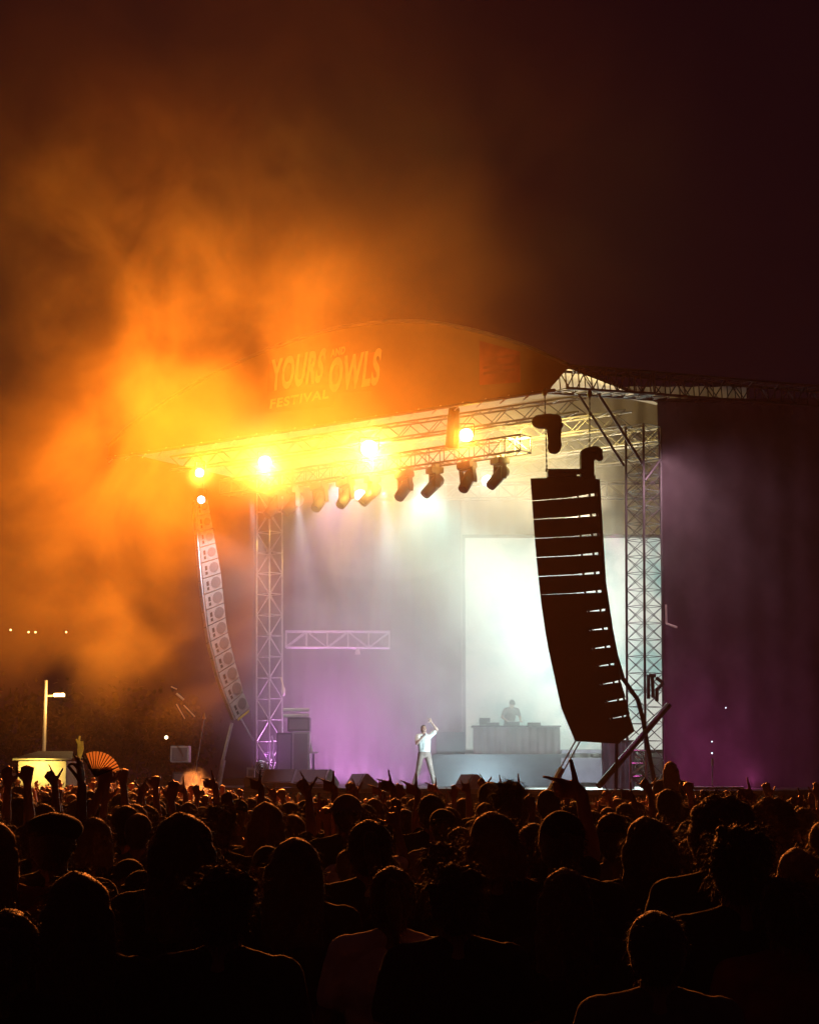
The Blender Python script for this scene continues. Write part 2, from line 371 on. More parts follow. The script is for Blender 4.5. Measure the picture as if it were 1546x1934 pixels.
# ------------------------------------------------------------------ wing truss and towers
truss('wing_truss', 'wide steel box truss running right from the roof corner', 'truss', P(1050, 716, 45.6), P(1215, 727, 47.6), 0.75, 0.62, 0.5, 0.04, 0.018, m='steel')
truss('wing_truss', 'steel box truss receding over the dark side curtain', 'truss', P(1218, 728, 47.7), P(1600, 758, 53), 0.75, 0.62, 0.6, 0.04, 0.018, m='steel')
truss('support_tower', 'tall silver lattice tower right of the hanging speakers', 'tower', (X(1219, 48.3, 0), 48.3, -0.4), P(1213, 742, 48.3).xy.to_3d() + Vector((0, 0, Z0 - 0.3)), 0.70, 0.70, 0.47, 0.035, 0.0095, m='steel', up=(1.135, 0.865, 0), xbrace=True)
truss('support_tower', 'hazy lattice tower beside the far hanging speakers', 'tower', (X(509, 56.2, 0), 56.2, -0.4), (X(509, 56.2, 12), 56.2, Z0 - 0.2), 0.58, 0.58, 0.66, 0.028, 0.014, m='alu', up=(0.92, 1.08, 0), corner=True)
def pipe(name, label, cat, pts, r, m, n=8):
    bm = bmesh.new(); path(bm, [Vector(p) for p in pts], r, n); 
    for p in pts[1:-1]: ball(bm, p, r, 1)
    return tag(obj(name, bm, m, origin=pts[0]), label, cat)
pipe('brace_pole', 'thin diagonal brace under the roof corner, left one of two', 'brace', [P(1092, 745, 46.5), P(1178, 880, 47.6)], 0.035, M['steel'])
pipe('brace_pole', 'diagonal brace from roof truss down to tower middle chord', 'brace', [P(1127, 740, 46.8), P(1214, 878, 47.8)], 0.04, M['steel'])
pipe('brace_pole', 'short diagonal brace on the right face of the tower', 'brace', [P(1247, 868, 48.0), P(1218, 907, 47.8)], 0.035, M['steel'])
pipe('brace_pole', 'thick dark diagonal strut crossing below the near speakers', 'brace', [P(1262, 1332, 46.4), P(1130, 1485, 44.4)], 0.085, M['steel'])
pipe('brace_pole', 'thin upright pole below the near speakers', 'pole', [P(1164, 1404, 44.8), P(1162, 1530, 44.8)], 0.045, M['black'])
t = thing('stay_strut', 'twin tube strut slanting down left from the near speakers', 'strut', P(1035, 1500, 43.6))
for dx in (0, 9):
    bm = bmesh.new(); tube(bm, P(1086 + dx, 1400, 44.2), P(1033 + dx, 1496, 43.6), 0.02, 6); obj('rail', bm, M['alu'], t)
bm = bmesh.new()
tube(bm, P(1060, 1453, 43.9), P(1036, 1498, 43.6), 0.09, 8); obj('sleeve', bm, M['alu'], t)
pipe('cable_bundle', 'thick dark cable bundle drooping behind the near speakers', 'cable', [P(1128, 905, 45.2), P(1140, 1100, 45.2), P(1153, 1190, 45.2), P(1163, 1240, 45.3), P(1176, 1282, 45.4), P(1204, 1322, 45.6), P(1214, 1360, 45.7), P(1221, 1401, 45.8), P(1228, 1440, 45.8), P(1238, 1490, 45.8)], 0.06, M['black'])
# small base lattice and box frame on the tower
t = thing('cable_bracket', 'small dark bracket clamped on the right tower', 'bracket', P(1232, 1285, 47.3))
bm = bmesh.new()
for a, b2 in (((1225, 1275), (1238, 1277)), ((1231, 1275), (1233, 1318)), ((1238, 1280), (1252, 1290)), ((1252, 1290), (1238, 1305)), ((1224, 1275), (1224, 1320)), ((1240, 1300), (1240, 1325))):
    tube(bm, P(*a, 47.3), P(*b2, 47.3), 0.05, 6)
obj('frame', bm, M['black'], t)
truss('ground_support', 'short pale truss standing at the foot of the right tower', 'truss', P(1205, 1540, 46.6) , P(1205, 1418, 46.6), 0.42, 0.42, 0.32, 0.022, 0.014, m='alu', up=(0.2, 1, 0))
# wrapped drapes right of the table
def drape(name, label, cat, px0, px1, py0, py1, d, m, folds=9, amp=0.09, d1=None, zbot=None):
    bm = bmesh.new(); n_ = folds * 8; rows = 14; d1 = d if d1 is None else d1
    g = []
    for j in range(rows + 1):
        row = []
        for i in range(n_ + 1):
            u = i / n_; v = j / rows; dd = d + (d1 - d) * u
            p = P(px0 + (px1 - px0) * u, py0, dd).lerp(P(px0 + (px1 - px0) * u, py1, dd), v)
            p.x = P(px0 + (px1 - px0) * u, (py0 + py1) / 2, dd).x
            p.y = dd - amp * math.sin(u * folds * 6.283 + 0.8 * math.sin(v * 3 + u * 9)) * (0.6 + 0.4 * v)
            if zbot is not None: p.z = p.z if v < 1 else zbot
            row.append(bm.verts.new(p))
        g.append(row)
    for j in range(rows):
        for i in range(n_): bm.faces.new((g[j][i], g[j][i + 1], g[j + 1][i + 1], g[j + 1][i]))
    bmesh.ops.solidify(bm, geom=bm.faces[:], thickness=0.02)
    return tag(obj(name, bm, m, smooth=True, origin=P(px0, py1, d)), label, cat)
drape('stage_drape', 'pale lilac cloth hanging below the near speakers', 'drape', 1136, 1198, 1398, 1530, 47, M['drape'], 3, 0.12)
drape('side_curtain', 'tall dark mesh curtain covering the right side of the stage', 'curtain', 1249, 1720, 752, 1560, 48.6, M['scrim'], 7, 0.035, 53.5)
drape('back_curtain', 'dark backdrop cloth behind the hazy stage', 'curtain', 478, 900, 760, 1490, 63, M['backdrop'], 10, 0.15, 60)
drape('back_curtain', 'pale backdrop cloth above and behind the bright screen', 'curtain', 870, 1420, 730, 1490, 59.6, M['canopy'], 12, 0.12, 58.5)

# LED screen
t = thing('led_screen', 'huge bright cream video screen behind the table', 'screen', P(1070, 1420, 58.0))
bm = bmesh.new(); a = P(878, 1016, 58); b2 = P(1275, 1016, 58); zb = 2.75
prism(bm, [(a.x, 58, zb), (b2.x, 58, zb), (b2.x, 58, a.z), (a.x, 58, a.z)], (0, 0.12, 0)); obj('display', bm, sm, t)
bm = bmesh.new()
for zz in (zb - 0.06, a.z + 0.06): box(bm, ((a.x + b2.x) / 2, 58.08, zz), (b2.x - a.x + 0.2, 0.2, 0.11))
for xx in (a.x - 0.06, b2.x + 0.06): box(bm, (xx, 58.08, (zb + a.z) / 2), (0.11, 0.2, a.z - zb))
obj('frame', bm, M['black'], t)

# ------------------------------------------------------------------ lighting truss and its fixtures
TA = P(992, 838, 48.5); TB = P(425, 918, 56.3); TB.z = TA.z
truss('lighting_truss', 'dark lighting truss hung across the stage front', 'truss', TA, TB, 0.5, 0.46, 0.55, 0.03, 0.016, m='black')
truss('back_truss', 'pale lattice truss hung low at the back left', 'truss', P(540, 1208, 59.5), P(735, 1209, 59.5), 0.5, 0.55, 0.72, 0.03, 0.02, m='alu')
truss('rear_lighting_truss', 'faint rear lighting truss in front of the screen top', 'truss', P(1250, 925, 56), P(640, 930, 58), 0.5, 0.5, 0.6, 0.03, 0.016, m='steel')
def moving_head():
    t = thing('moving_head_light', 'black moving head lamp hanging from the truss', 'stage light', (0, 0, 0), 'stage lights hanging from the front truss')
    bm = bmesh.new(); box(bm, (0, 0, -0.12), (0.42, 0.34, 0.16)); bmesh.ops.bevel(bm, geom=bm.edges[:], offset=0.03, segments=1); obj('base', bm, M['black'], t)
    bm = bmesh.new()
    for s in (-1, 1):
        box(bm, (0.2 * s, 0, -0.38), (0.05, 0.14, 0.42))
    box(bm, (0, 0, -0.215), (0.4, 0.16, 0.05)); obj('yoke', bm, M['black'], t)
    bm = bmesh.new(); tube(bm, (0, 0.12, -0.36), (0, -0.28, -0.78), 0.17, 14, 0.14)
    ball(bm, (0, 0.1, -0.38), (0.17, 0.17, 0.17), 2); obj('head', bm, M['black'], t, True)
    bm = bmesh.new(); tube(bm, (0, -0.279, -0.779), (0, -0.295, -0.797), 0.12, 14); obj('lens', bm, M['darkhole'], t)
    bm = bmesh.new()
    for s in (-1, 1): box(bm, (0.12 * s, 0, 0.0), (0.05, 0.08, 0.1))
    obj('clamp', bm, M['steel'], t)
    return t
def copy_tree(o, parent=None):
    c = o.copy(); COL.objects.link(c)
    if parent is not None: c.parent = parent
    for ch in list(o.children): copy_tree(ch, c)
    return c
heads = [(520, 8), (557, -4), (602, 20), (652, 16), (704, -8), (762, 14), (820, -6), (880, 18), (943, -3)]
words = ['farthest black lamp at the hazy left end of the front truss', 'second lamp from the left end of the front truss', 'tilted black lamp third from the left end of the front truss',
         'tilted black lamp left of the big middle blinder', 'upright black lamp just right below the middle blinder', 'tilted black lamp midway between the two right blinders',
         'stubby black lamp left of the right blinder', 'tilted black lamp under the right blinder', 'black lamp nearest the open right end of the front truss']
proto = moving_head()
for i, (px, tl) in enumerate(heads):
    o = proto if i == 0 else copy_tree(proto)
    k = (TA.x - 0) ; best = min((abs(((TA.lerp(TB, s / 400)).x / (TA.lerp(TB, s / 400)).y) - ray(px, 870).x / ray(px, 870).y), s) for s in range(401))
    p = TA.lerp(TB, best[1] / 400)
    o.location = (p.x, p.y, p.z - 0.27); o.rotation_euler = (0, R(-tl * 0.4), R(-60 + tl * 1.2)); o.scale = (1.12,) * 3; o['label'] = words[i]
def blinder(loc, label, s=1.0, m='bulb'):
    t = thing('blinder_light', label, 'stage light', loc, None)
    bm = bmesh.new(); tube(bm, (0, 0.35 * s, 0), (0, 0.0, 0), 0.16 * s, 16, 0.26 * s); obj('housing', bm, M['black'], None).parent = t
    bm = bmesh.new(); tube(bm, (0, -0.004, 0), (0, -0.03, 0), 0.22 * s, 16); obj('lens', bm, M[m], None).parent = t
    bm = bmesh.new(); tube(bm, (-0.28 * s, 0.15, 0), (-0.28 * s, 0.15, 0.36), 0.02, 6); tube(bm, (0.28 * s, 0.15, 0), (0.28 * s, 0.15, 0.36), 0.02, 6); tube(bm, (-0.28 * s, 0.15, 0.36), (0.28 * s, 0.15, 0.36), 0.02, 6)
    tube(bm, (-0.28 * s, 0.15, 0), (0.28 * s, 0.15, 0), 0.015, 6)
    obj('yoke', bm, M['black'], None).parent = t
    return t
for q, l, s in zip(BL, ['glaring round blinder near the right end of the truss', 'largest glaring blinder above the middle of the truss', 'glaring blinder above the left end of the truss', 'small glaring lamp far left above the far speakers'], (0.8, 1.05, 0.8, 0.5)):
    blinder(q, l, s)
for q, l in zip(REARS, ['leftmost cool white lamp on the rear truss', 'middle cool white lamp on the rear truss', 'rightmost cool white lamp on the rear truss']):
    blinder(P(*q), l, 0.8, 'coolbulb')
blinder(P(380, 944, 51), 'small cool lamp on top of the far hanging speakers', 0.5, 'coolbulb')
# black shrouded light cluster above the truss
t = thing('followspot_bracket', 'dark upright bracket above the right part of the truss', 'bracket', P(855, 850, 48.9))
bm = bmesh.new()
pb = P(853, 845, 48.9); pt = P(857, 776, 48.6)
tube(bm, pb, pt, 0.2, 8, 0.16); ball(bm, pt, 0.17, 2); obj('shroud', bm, M['blackcloth'], t)

# ------------------------------------------------------------------ line arrays
def lerp_list(pts, ts):
    out = []
    for y in ts:
        for (xa, ya), (xb, yb) in zip(pts[:-1], pts[1:]):
            if ya <= y <= yb or (ya, yb) == (pts[-2][1], pts[-1][1]):
                out.append(xa + (xb - xa) * (y - ya) / (yb - ya)); break
    return out
# near (right) array
yl = [903, 946, 981, 1017, 1053, 1089, 1124, 1160, 1196, 1232, 1268, 1304, 1338, 1370, 1400]
yr = [897, 936, 974, 1011, 1047, 1083, 1118, 1153, 1188, 1222, 1255, 1288, 1321, 1352, 1380]
le = [(1001, 900), (1009, 1013), (1013, 1060), (1021, 1136), (1032, 1212), (1045, 1272), (1060, 1340), (1086, 1401)]
re_ = [(1124, 897), (1130, 974), (1132, 1013), (1136, 1076), (1140, 1117), (1148, 1155), (1157, 1223), (1172, 1287), (1189, 1352), (1198, 1381)]
xl = lerp_list(le, [max(901, y) for y in yl]); xr = lerp_list(re_, yr)
DN = 44.3
arr = thing('line_array', 'huge dark curved column of speakers hanging at the right', 'speaker column', P(1060, 890, DN))
for k in range(14):
    g = (4.2, 4.0, 3.6, 3.6, 3.4, 3.2, 3.0, 3.0, 3.0, 3.0, 2.8, 2.6, 2.4, 2)[k] if k else 2
    gl = 0.6 if k < 6 else -0.35; fr_ = 0.55 if k < 6 else 0.66
    gr = (5.5, 5, 4.5, 4.5, 4.4, 4.4, 4.2, 4.2, 4.2, 4.0, 3.8, 3.6, 3.4, 0)[k]
    a = (xl[k], yl[k] + gl); b2 = (xr[k], yr[k] + 0.6); c = (xr[k + 1], yr[k + 1] - gr); d = (xl[k + 1], yl[k + 1] - gl)
    if k == 13: c = (1168, 1405)
    # gap opens only over the rear third of the cabinet
    m1 = (xl[k + 1] + (xr[k + 1] - xl[k + 1]) * fr_, yl[k + 1] + (yr[k + 1] - yl[k + 1]) * fr_ - gl)
    DK = DN + (0.004 if k % 2 else 0)
    quad = [a, b2] + ([(1198, 1381), (1168, 1405)] if k == 13 else [c, m1]) + [d]
    bm = bmesh.new(); prism(bm, [P(*q, DK) for q in quad], ray(1100, (yl[k] + yr[k]) / 2 + 18).normalized() * 0.95)
    cab = obj('speaker_cabinet', bm, M['cabinet'], arr)
    bm = bmesh.new()
    if k < 13:
        bm.free()
        for fr in (0.7, 0.88, 0.97):
            bm = bmesh.new()
            qx = xl[k + 1] + (xr[k + 1] - xl[k + 1]) * fr; qy = yl[k + 1] + (yr[k + 1] - yl[k + 1]) * fr
            tube(bm, P(qx, qy - gr, DN - 0.01), P(qx + 1, qy + 2, DN - 0.01), 0.03, 6)
            obj('rigging_pin', bm, M['steel'], cab)
    else: bm.free()
bm = bmesh.new()
box(bm, P(1068, 891, DN + 0.1) , (0.95, 0.5, 0.07)); 
for i in range(14): tube(bm, P(1036 + i * 4.6, 889, DN - 0.17), P(1036 + i * 4.6, 893, DN - 0.17), 0.02, 5)
box(bm, P(1060, 897, DN + 0.1), (0.75, 0.4, 0.14)); obj('fly_frame', bm, M['black'], arr)
bm = bmesh.new(); box(bm, P(1108, 882, DN + 0.2), (0.34, 0.4, 0.75)); bmesh.ops.bevel(bm, geom=bm.edges[:], offset=0.06, segments=2); obj('motor_case', bm, M['blackcloth'], arr)
# hoists: cloth covered motors on chains
def shroud(name, label, blobs, chain, d):
    t = thing(name, label, 'chain hoist', P(*chain[0], d))
    bm = bmesh.new()
    for a, b2, r1, r2 in blobs:
        tube(bm, P(*a, d), P(*b2, d), r1, 14, r2); ball(bm, P(*a, d), r1, 2); ball(bm, P(*b2, d), r2, 2)
    me = bpy.data.meshes.new('x'); bm.to_mesh(me); bm.free()
    o = bpy.data.objects.new('cover', me); link(o)
    md = o.modifiers.new('r', 'REMESH'); md.mode = 'VOXEL'; md.voxel_size = 0.03
    ms = o.modifiers.new('s', 'SMOOTH'); ms.iterations = 4; ms.factor = 0.5
    dg = bpy.context.evaluated_depsgraph_get(); m2 = bpy.data.meshes.new_from_object(o.evaluated_get(dg)); bpy.data.objects.remove(o)
    bm = bmesh.new(); bm.from_mesh(m2)
    for v in bm.verts: v.co += v.normal * (mnoise.noise(v.co * 5) * 0.03)
    obj('cover', bm, M['blackcloth'], t, True)
    bm = bmesh.new(); p0_ = P(*chain[0], d); p1_ = P(*chain[1], d); nl = int((p1_ - p0_).length / 0.07)
    for i in range(nl):
        a = p0_.lerp(p1_, i / nl); b2 = p0_.lerp(p1_, (i + 1) / nl)
        tube(bm, a, b2, 0.022 if i % 2 else 0.012, 5)
    obj('chain', bm, M['steel'], t)
    bm = bmesh.new(); ball(bm, p0_ + Vector((0, 0, 0.02)), (0.07, 0.07, 0.12), 2); ball(bm, p1_ + Vector((0, 0, 0.0)), (0.04, 0.04, 0.06), 2); obj('hook', bm, M['steel'], t)
shroud('hoist_motor', 'black cloth covered hoist hanging above the near speakers', [((1017, 797), (1050, 794), 0.19, 0.17), ((1047, 797), (1046, 846), 0.19, 0.18), ((1040, 792), (1058, 803), 0.15, 0.1)], ((1028, 742), (1032, 888)), 44.9)
shroud('hoist_motor', 'second black covered hoist resting right above the near speakers', [((1103, 858), (1127, 854), 0.14, 0.17), ((1110, 862), (1109, 905), 0.17, 0.17), ((1127, 850), (1132, 864), 0.12, 0.1)], ((1113, 745), (1113, 850)), 45.1)

# far (left) array
DL = 53.5
le2 = [(370, 945), (377, 1020), (384, 1104), (396, 1202), (417, 1286), (447, 1363)]
re2 = [(392, 942), (404, 1010), (417, 1081), (428, 1186), (442, 1244), (461, 1311), (472, 1338)]
NB = 14
yl2 = [945 + (1360 - 945) * k / NB for k in range(NB + 1)]; yr2 = [941 + (1336 - 941) * k / NB for k in range(NB + 1)]
xl2 = lerp_list(le2, yl2); xr2 = lerp_list(re2, [max(942, y) for y in yr2])
arr = thing('line_array', 'far curved column of grey speakers fading into orange smoke', 'speaker column', P(385, 945, DL))
for k in range(NB):
    q = [(xl2[k], yl2[k] + .8), (xr2[k], yr2[k] + .8), (xr2[k + 1] - 0.3, yr2[k + 1] - .9), (xl2[k + 1], yl2[k + 1] - .9)]
    Q = [P(*p, DL) for p in q]
    bm = bmesh.new(); prism(bm, Q, (-0.25, 0.9, 0)); cab = obj('speaker_cabinet', bm, M['greycab'], arr)
    def loc(u, v): return Q[0].lerp(Q[1], u).lerp(Q[3].lerp(Q[2], u), v)
    c = loc(0.68, 0.5); rr = (Q[1] - Q[0]).length * 0.27
    bm = bmesh.new(); ax = (Q[1] - Q[0]).normalized(); ay = (Q[0] - Q[3]).normalized(); seg = 16
    prism(bm, [c + ax * rr * math.cos(6.283 * i / seg) + ay * rr * 1.1 * math.sin(6.283 * i / seg) - Vector((0, 0.03, 0)) for i in range(seg)], (0, 0.027, 0))
    obj('horn_cover', bm, M['horn'], cab)
    bm = bmesh.new()
    for v0, v1 in ((0.25, 0.55), (0.65, 0.85)):
        prism(bm, [loc(u, v) - Vector((0, 0.012, 0)) for u, v in ((0.17, v0), (0.3, v0), (0.3, v1), (0.17, v1))], (0, 0.009, 0))
    obj('handle_recess', bm, M['darkhole'], cab)
bm = bmesh.new(); prism(bm, [P(449, 1357, DL - 0.02), P(470, 1341, DL - 0.02), P(470, 1345, DL - 0.02), P(449, 1362, DL - 0.02)], (0, 0.05, 0)); obj('edge_tape', bm, M['yellow'], arr)
bm = bmesh.new(); path(bm, [P(xl2[k] - 3, yl2[k], DL + 0.02) for k in range(NB + 1)], 0.025, 6); obj('rigging_rail', bm, M['alu'], arr)
bm = bmesh.new(); tube(bm, P(385, 942, DL), P(380, 860, DL), 0.02, 6); obj('chain', bm, M['steel'], arr)
t = thing('leg_strut', 'pale thick strut leaning below the far speakers', 'strut', P(415, 1480, 53.2))
bm = bmesh.new(); tube(bm, P(438, 1366, 53.4), P(420, 1440, 53.2), 0.05, 8); obj('upper_tube', bm, M['alu'], t)
bm = bmesh.new(); tube(bm, P(422, 1436, 53.15), P(412, 1490, 53.1), 0.075, 8); obj('sleeve', bm, M['alu'], t)
pipe('stay_cable', 'thin stay from the far speakers to the left tower', 'cable', [P(455, 1358, 53.6), P(470, 1385, 53.8), P(478, 1398, 54)], 0.03, M['alu'])
t = thing('flag_pole', 'thin leaning pole with a pale tip left of the far speakers', 'pole', P(363, 1485, 50))
bm = bmesh.new(); tube(bm, P(362, 1490, 50), P(385, 1358, 50), 0.03, 8, 0.02); obj('shaft', bm, M['alu'], t)
bm = bmesh.new(); tube(bm, P(385, 1358, 50), P(386, 1346, 50), 0.055, 8, 0.01); obj('tip', bm, M['white'], t)

# ------------------------------------------------------------------ stage equipment
def cabinet_stack(name, label, cat, px0, px1, py0, py1, d, m, dep=1.0, parts=None):
    a = P(px0, py0, d); b2 = P(px1, py1, d); t = thing(name, label, cat, ((a.x + b2.x) / 2, d, b2.z))
    bm = bmesh.new(); box(bm, ((a.x + b2.x) / 2, d + dep / 2, (a.z + b2.z) / 2), (b2.x - a.x, dep, a.z - b2.z))
    bmesh.ops.bevel(bm, geom=bm.edges[:], offset=0.03, segments=1); obj('cabinet', bm, m, t)
    bm = bmesh.new(); box(bm, ((a.x + b2.x) / 2, d - 0.012, (a.z + b2.z) / 2), (b2.x - a.x - 0.1, 0.02, a.z - b2.z - 0.12)); obj('grille', bm, M['horn'], t)
    return t
cabinet_stack('side_fill_speaker', 'tall pale side fill speaker left on the stage', 'speaker', 552, 583, 1382, 1484, 53.3, M['greycab'])
cabinet_stack('side_fill_speaker', 'dark speaker stack behind the left tower foot', 'speaker', 522, 551, 1384, 1484, 54.3, M['cabinet'])
t = cabinet_stack('amp_rack', 'square equipment case on top of the left speakers', 'rack', 543, 584, 1355, 1381, 53.9, M['cabinet'])
bm = bmesh.new(); 
for py in (1341, 1352):
    tube(bm, P(535, py, 53.8), P(584, py, 53.8), 0.05, 6)
obj('top_bar', bm, M['white'], t)
cabinet_stack('monitor_cabinet', 'small pink lit case beside the left tower foot', 'speaker', 466, 480, 1450, 1470, 53, M['greycab'], 0.4)
cabinet_stack('road_case', 'faint square case standing far left of the stage', 'case', 322, 356, 1409, 1440, 56, M['greycab'], 0.6)
cabinet_stack('road_case', 'low wide case behind the crowd far left', 'case', 326, 372, 1458, 1490, 54, M['steel'], 0.6)
# round drum / fan
t = thing('stage_fan', 'round caged floor fan by the left tower foot', 'fan', P(495, 1452, 52.8))
bm = bmesh.new(); c = P(495, 1451, 52.8); ax = Vector((0.85, 0, -0.5)).normalized(); ay = Vector((0.4, -0.3, 0.85)).normalized()
for r_ in (0.2, 0.15, 0.1, 0.05):
    pts = [c + ax * r_ * 1.1 * math.cos(k * 0.3927) + ay * r_ * math.sin(k * 0.3927) for k in range(17)]
    path(bm, pts, 0.012 if r_ < 0.2 else 0.025, 5)
obj('cage', bm, M['alu'], t)
bm = bmesh.new(); box(bm, c + Vector((0, 0.12, -0.1)), (0.42, 0.16, 0.5)); obj('body', bm, M['cabinet'], t)
def wedge(px, py, d, wd, label, rz=0.0, s=1.0):
    t = thing('floor_monitor', label, 'monitor speaker', P(px, py, d), 'floor monitors along the stage edge')
    t.rotation_euler = (0, 0, rz)
    prof = [(0.0, 0), (0.62, 0), (0.70, 0.12), (0.32, 0.44), (0.22, 0.44), (0.0, 0.1)]
    bm = bmesh.new(); prism(bm, [Vector((x * s, 0, z * s)) for x, z in prof], (0, wd, 0)); o = obj('cabinet', bm, M['wedge'], None); o.parent = t
    bm = bmesh.new(); prism(bm, [Vector((0.02 * s, 0.06, 0.125 * s)), Vector((0.21 * s, 0.06, 0.425 * s)), Vector((0.21 * s, wd - 0.06, 0.425 * s)), Vector((0.02 * s, wd - 0.06, 0.125 * s))], (-0.015, 0, 0.01)); o = obj('grille', bm, M['horn'], None); o.parent = t
    return t
wedge(552, 1487, 50.0, 1.1, 'leftmost angled floor monitor near the left tower', R(62), 1.15)
wedge(613, 1488, 49.3, 1.1, 'second angled floor monitor from the left tower', R(62), 1.15)
wedge(678, 1489, 48.8, 0.8, 'small pale floor monitor left of the performer', R(30), 0.9)
wedge(884, 1491, 46.8, 0.7, 'small floor monitor right of the performer', R(30), 0.9)
bm = bmesh.new(); box(bm, P(498, 1478, 51.2), (1.1, 0.7, 0.28)); tag(obj('flight_case', bm, M['steel'], origin=P(498, 1478, 51.2)), 'low flat case at the left stage edge', 'case')
# pedestal with bottle beside side fill
t = thing('side_table', 'thin side stand with bottles next to the pale speaker', 'stand', P(592, 1484, 53))
bm = bmesh.new(); tube(bm, P(592, 1484, 53), P(592, 1424, 53), 0.03, 6); obj('post', bm, M['steel'], t)
bm = bmesh.new(); box(bm, P(592, 1422, 53), (0.28, 0.28, 0.04)); obj('top', bm, M['white'], t)
bm = bmesh.new(); tube(bm, P(587, 1421, 53), P(587, 1410, 53), 0.045, 8, 0.04); tube(bm, P(587, 1410, 53), P(587, 1404, 53), 0.02, 8, 0.015)
tag(obj('water_bottle', bm, M['white'], origin=P(587, 1421, 53)), 'white bottle standing on the thin side stand', 'bottle')
pipe('cable_loom', 'tangled pale cables hanging inside the left tower', 'cable', [P(512, 1390, 55.6), P(516, 1405, 55.6), P(513, 1425, 55.6), P(518, 1440, 55.6), P(512, 1462, 55.6)], 0.04, M['alu'])
t = thing('round_lamp', 'white oval lamp head clamped to the left tower', 'lamp', P(535, 1306, 55.7))
bm = bmesh.new(); ball(bm, P(535, 1306, 55.7), (0.075, 0.06, 0.15), 2); obj('shade', bm, M['white'], t, True)
bm = bmesh.new(); tube(bm, P(535, 1297, 55.7), P(530, 1280, 55.8), 0.02, 6); obj('arm', bm, M['alu'], t)
t = thing('hanging_lamp', 'small bell shaped lamp hanging below the back truss', 'lamp', P(675, 1232, 59.3))
bm = bmesh.new(); tube(bm, P(675, 1236, 59.3), P(675, 1226, 59.3), 0.11, 10, 0.06); obj('shade', bm, M['white'], t)
bm = bmesh.new(); tube(bm, P(675, 1226, 59.3), P(675, 1216, 59.3), 0.02, 6); obj('hanger', bm, M['alu'], t)

# performer table
zr = zt
t = thing('dj_table', 'wide pale draped table on the riser before the screen', 'table', (P(975, 1400, 55).x, 55, zr))
a = P(893, 1373, 55); b2 = P(1057, 1373, 55)
bm = bmesh.new(); n_ = 80; g = []
for i in range(n_ + 1):
    x_ = a.x + (b2.x - a.x) * i / n_; y_ = 55 - 0.03 * math.sin(i * 0.9) - 0.02 * math.sin(i * 0.31)
    g.append((bm.verts.new((x_, y_, zr + 0.01)), bm.verts.new((x_, y_, a.z))))
for p, q in zip(g[:-1], g[1:]): bm.faces.new((p[0], q[0], q[1], p[1]))
bmesh.ops.solidify(bm, geom=bm.faces[:], thickness=-0.03)
obj('skirt_cloth', bm, M['drape'], t, True)
bm = bmesh.new(); box(bm, ((a.x + b2.x) / 2, 55.5, a.z + 0.02), (b2.x - a.x + 0.06, 1.1, 0.04)); obj('table_top', bm, M['black'], t)
tz = a.z + 0.04
def gear(px, wd, h_, name, label, cat, d=55.4):
    x_ = X(px, d, tz); t = thing(name, label, cat, (x_, d, tz))
    bm = bmesh.new(); box(bm, (x_, d, tz + h_ / 2), (wd, 0.4, h_)); bmesh.ops.bevel(bm, geom=bm.edges[:], offset=0.015, segments=1); obj('body', bm, M['steel'], t)
    bm = bmesh.new()
    for k in range(6): tube(bm, (x_ - wd * 0.4 + k * wd * 0.16, d - 0.1, tz + h_), (x_ - wd * 0.4 + k * wd * 0.16, d - 0.1, tz + h_ + 0.03), 0.015, 6)
    obj('knobs', bm, M['alu'], t)
gear(930, 0.4, 0.1, 'media_player', 'flat player left on the performer table', 'player')
gear(968, 0.4, 0.13, 'mixer', 'raised mixer in the middle of the performer table', 'mixer')
gear(1008, 0.4, 0.1, 'media_player', 'flat player right on the performer table', 'player')
x_ = X(915, 55.3, tz); t = thing('laptop', 'open laptop on the left half of the performer table', 'laptop', (x_, 55.3, tz))
bm = bmesh.new(); box(bm, (x_, 55.45, tz + 0.012), (0.34, 0.24, 0.02)); obj('base', bm, M['black'], t)
bm = bmesh.new(); box(bm, (x_, 55.3, tz + 0.14), (0.34, 0.02, 0.22), Matrix.Rotation(R(12), 3, 'X')); obj('lid', bm, M['black'], t)
# low boxes left of table
bm = bmesh.new(); box(bm, (P(850, 1400, 55.2).x, 55.4, zr + 0.35), (0.9, 0.6, 0.7)); bmesh.ops.bevel(bm, geom=bm.edges[:], offset=0.03, segments=1)
tag(obj('equipment_case', bm, M['steel'], origin=(P(850, 1400, 55.2).x, 55.4, zr)), 'hazy square case left of the performer table', 'case')
bm = bmesh.new(); box(bm, P(1105, 1420, 54.5), (1.5, 0.5, 0.1)); box(bm, P(1105, 1455, 54.5), (1.5, 0.5, 0.75))
tag(obj('white_counter', bm, M['drape'], origin=P(1105, 1480, 54.5)), 'pale counter under the near speakers right of the table', 'counter')

# right side: mic stand, platform
t = thing('mic_stand', 'thin lit stand in front of the dark side curtain', 'stand', P(1345, 1500, 46.5))
bm = bmesh.new(); tube(bm, P(1345, 1500, 46.5), P(1345, 1436, 46.5), 0.015, 6); obj('post', bm, M['alu'], t)
bm = bmesh.new(); tube(bm, P(1345, 1447, 46.5), P(1345, 1433, 46.5), 0.035, 8); obj('grip', bm, M['white'], t)
def dot(px, py, d, r, m, name, label, cat, group=None):
    bm = bmesh.new(); ball(bm, (0, 0, 0), r, 1); o = obj(name, bm, m); o.location = P(px, py, d); return tag(o, label, cat, group)
dot(1344, 1401, 46.5, 0.016, M['tinyc'], 'indicator_light', 'upper tiny cold light above the thin stand', 'light')
dot(1344, 1423, 46.5, 0.02, M['tinyc'], 'indicator_light', 'lower tiny cold light just above the thin stand', 'light')
dot(1370, 1337, 47.5, 0.016, M['tinyc'], 'indicator_light', 'single tiny cold light high on the dark curtain', 'light')
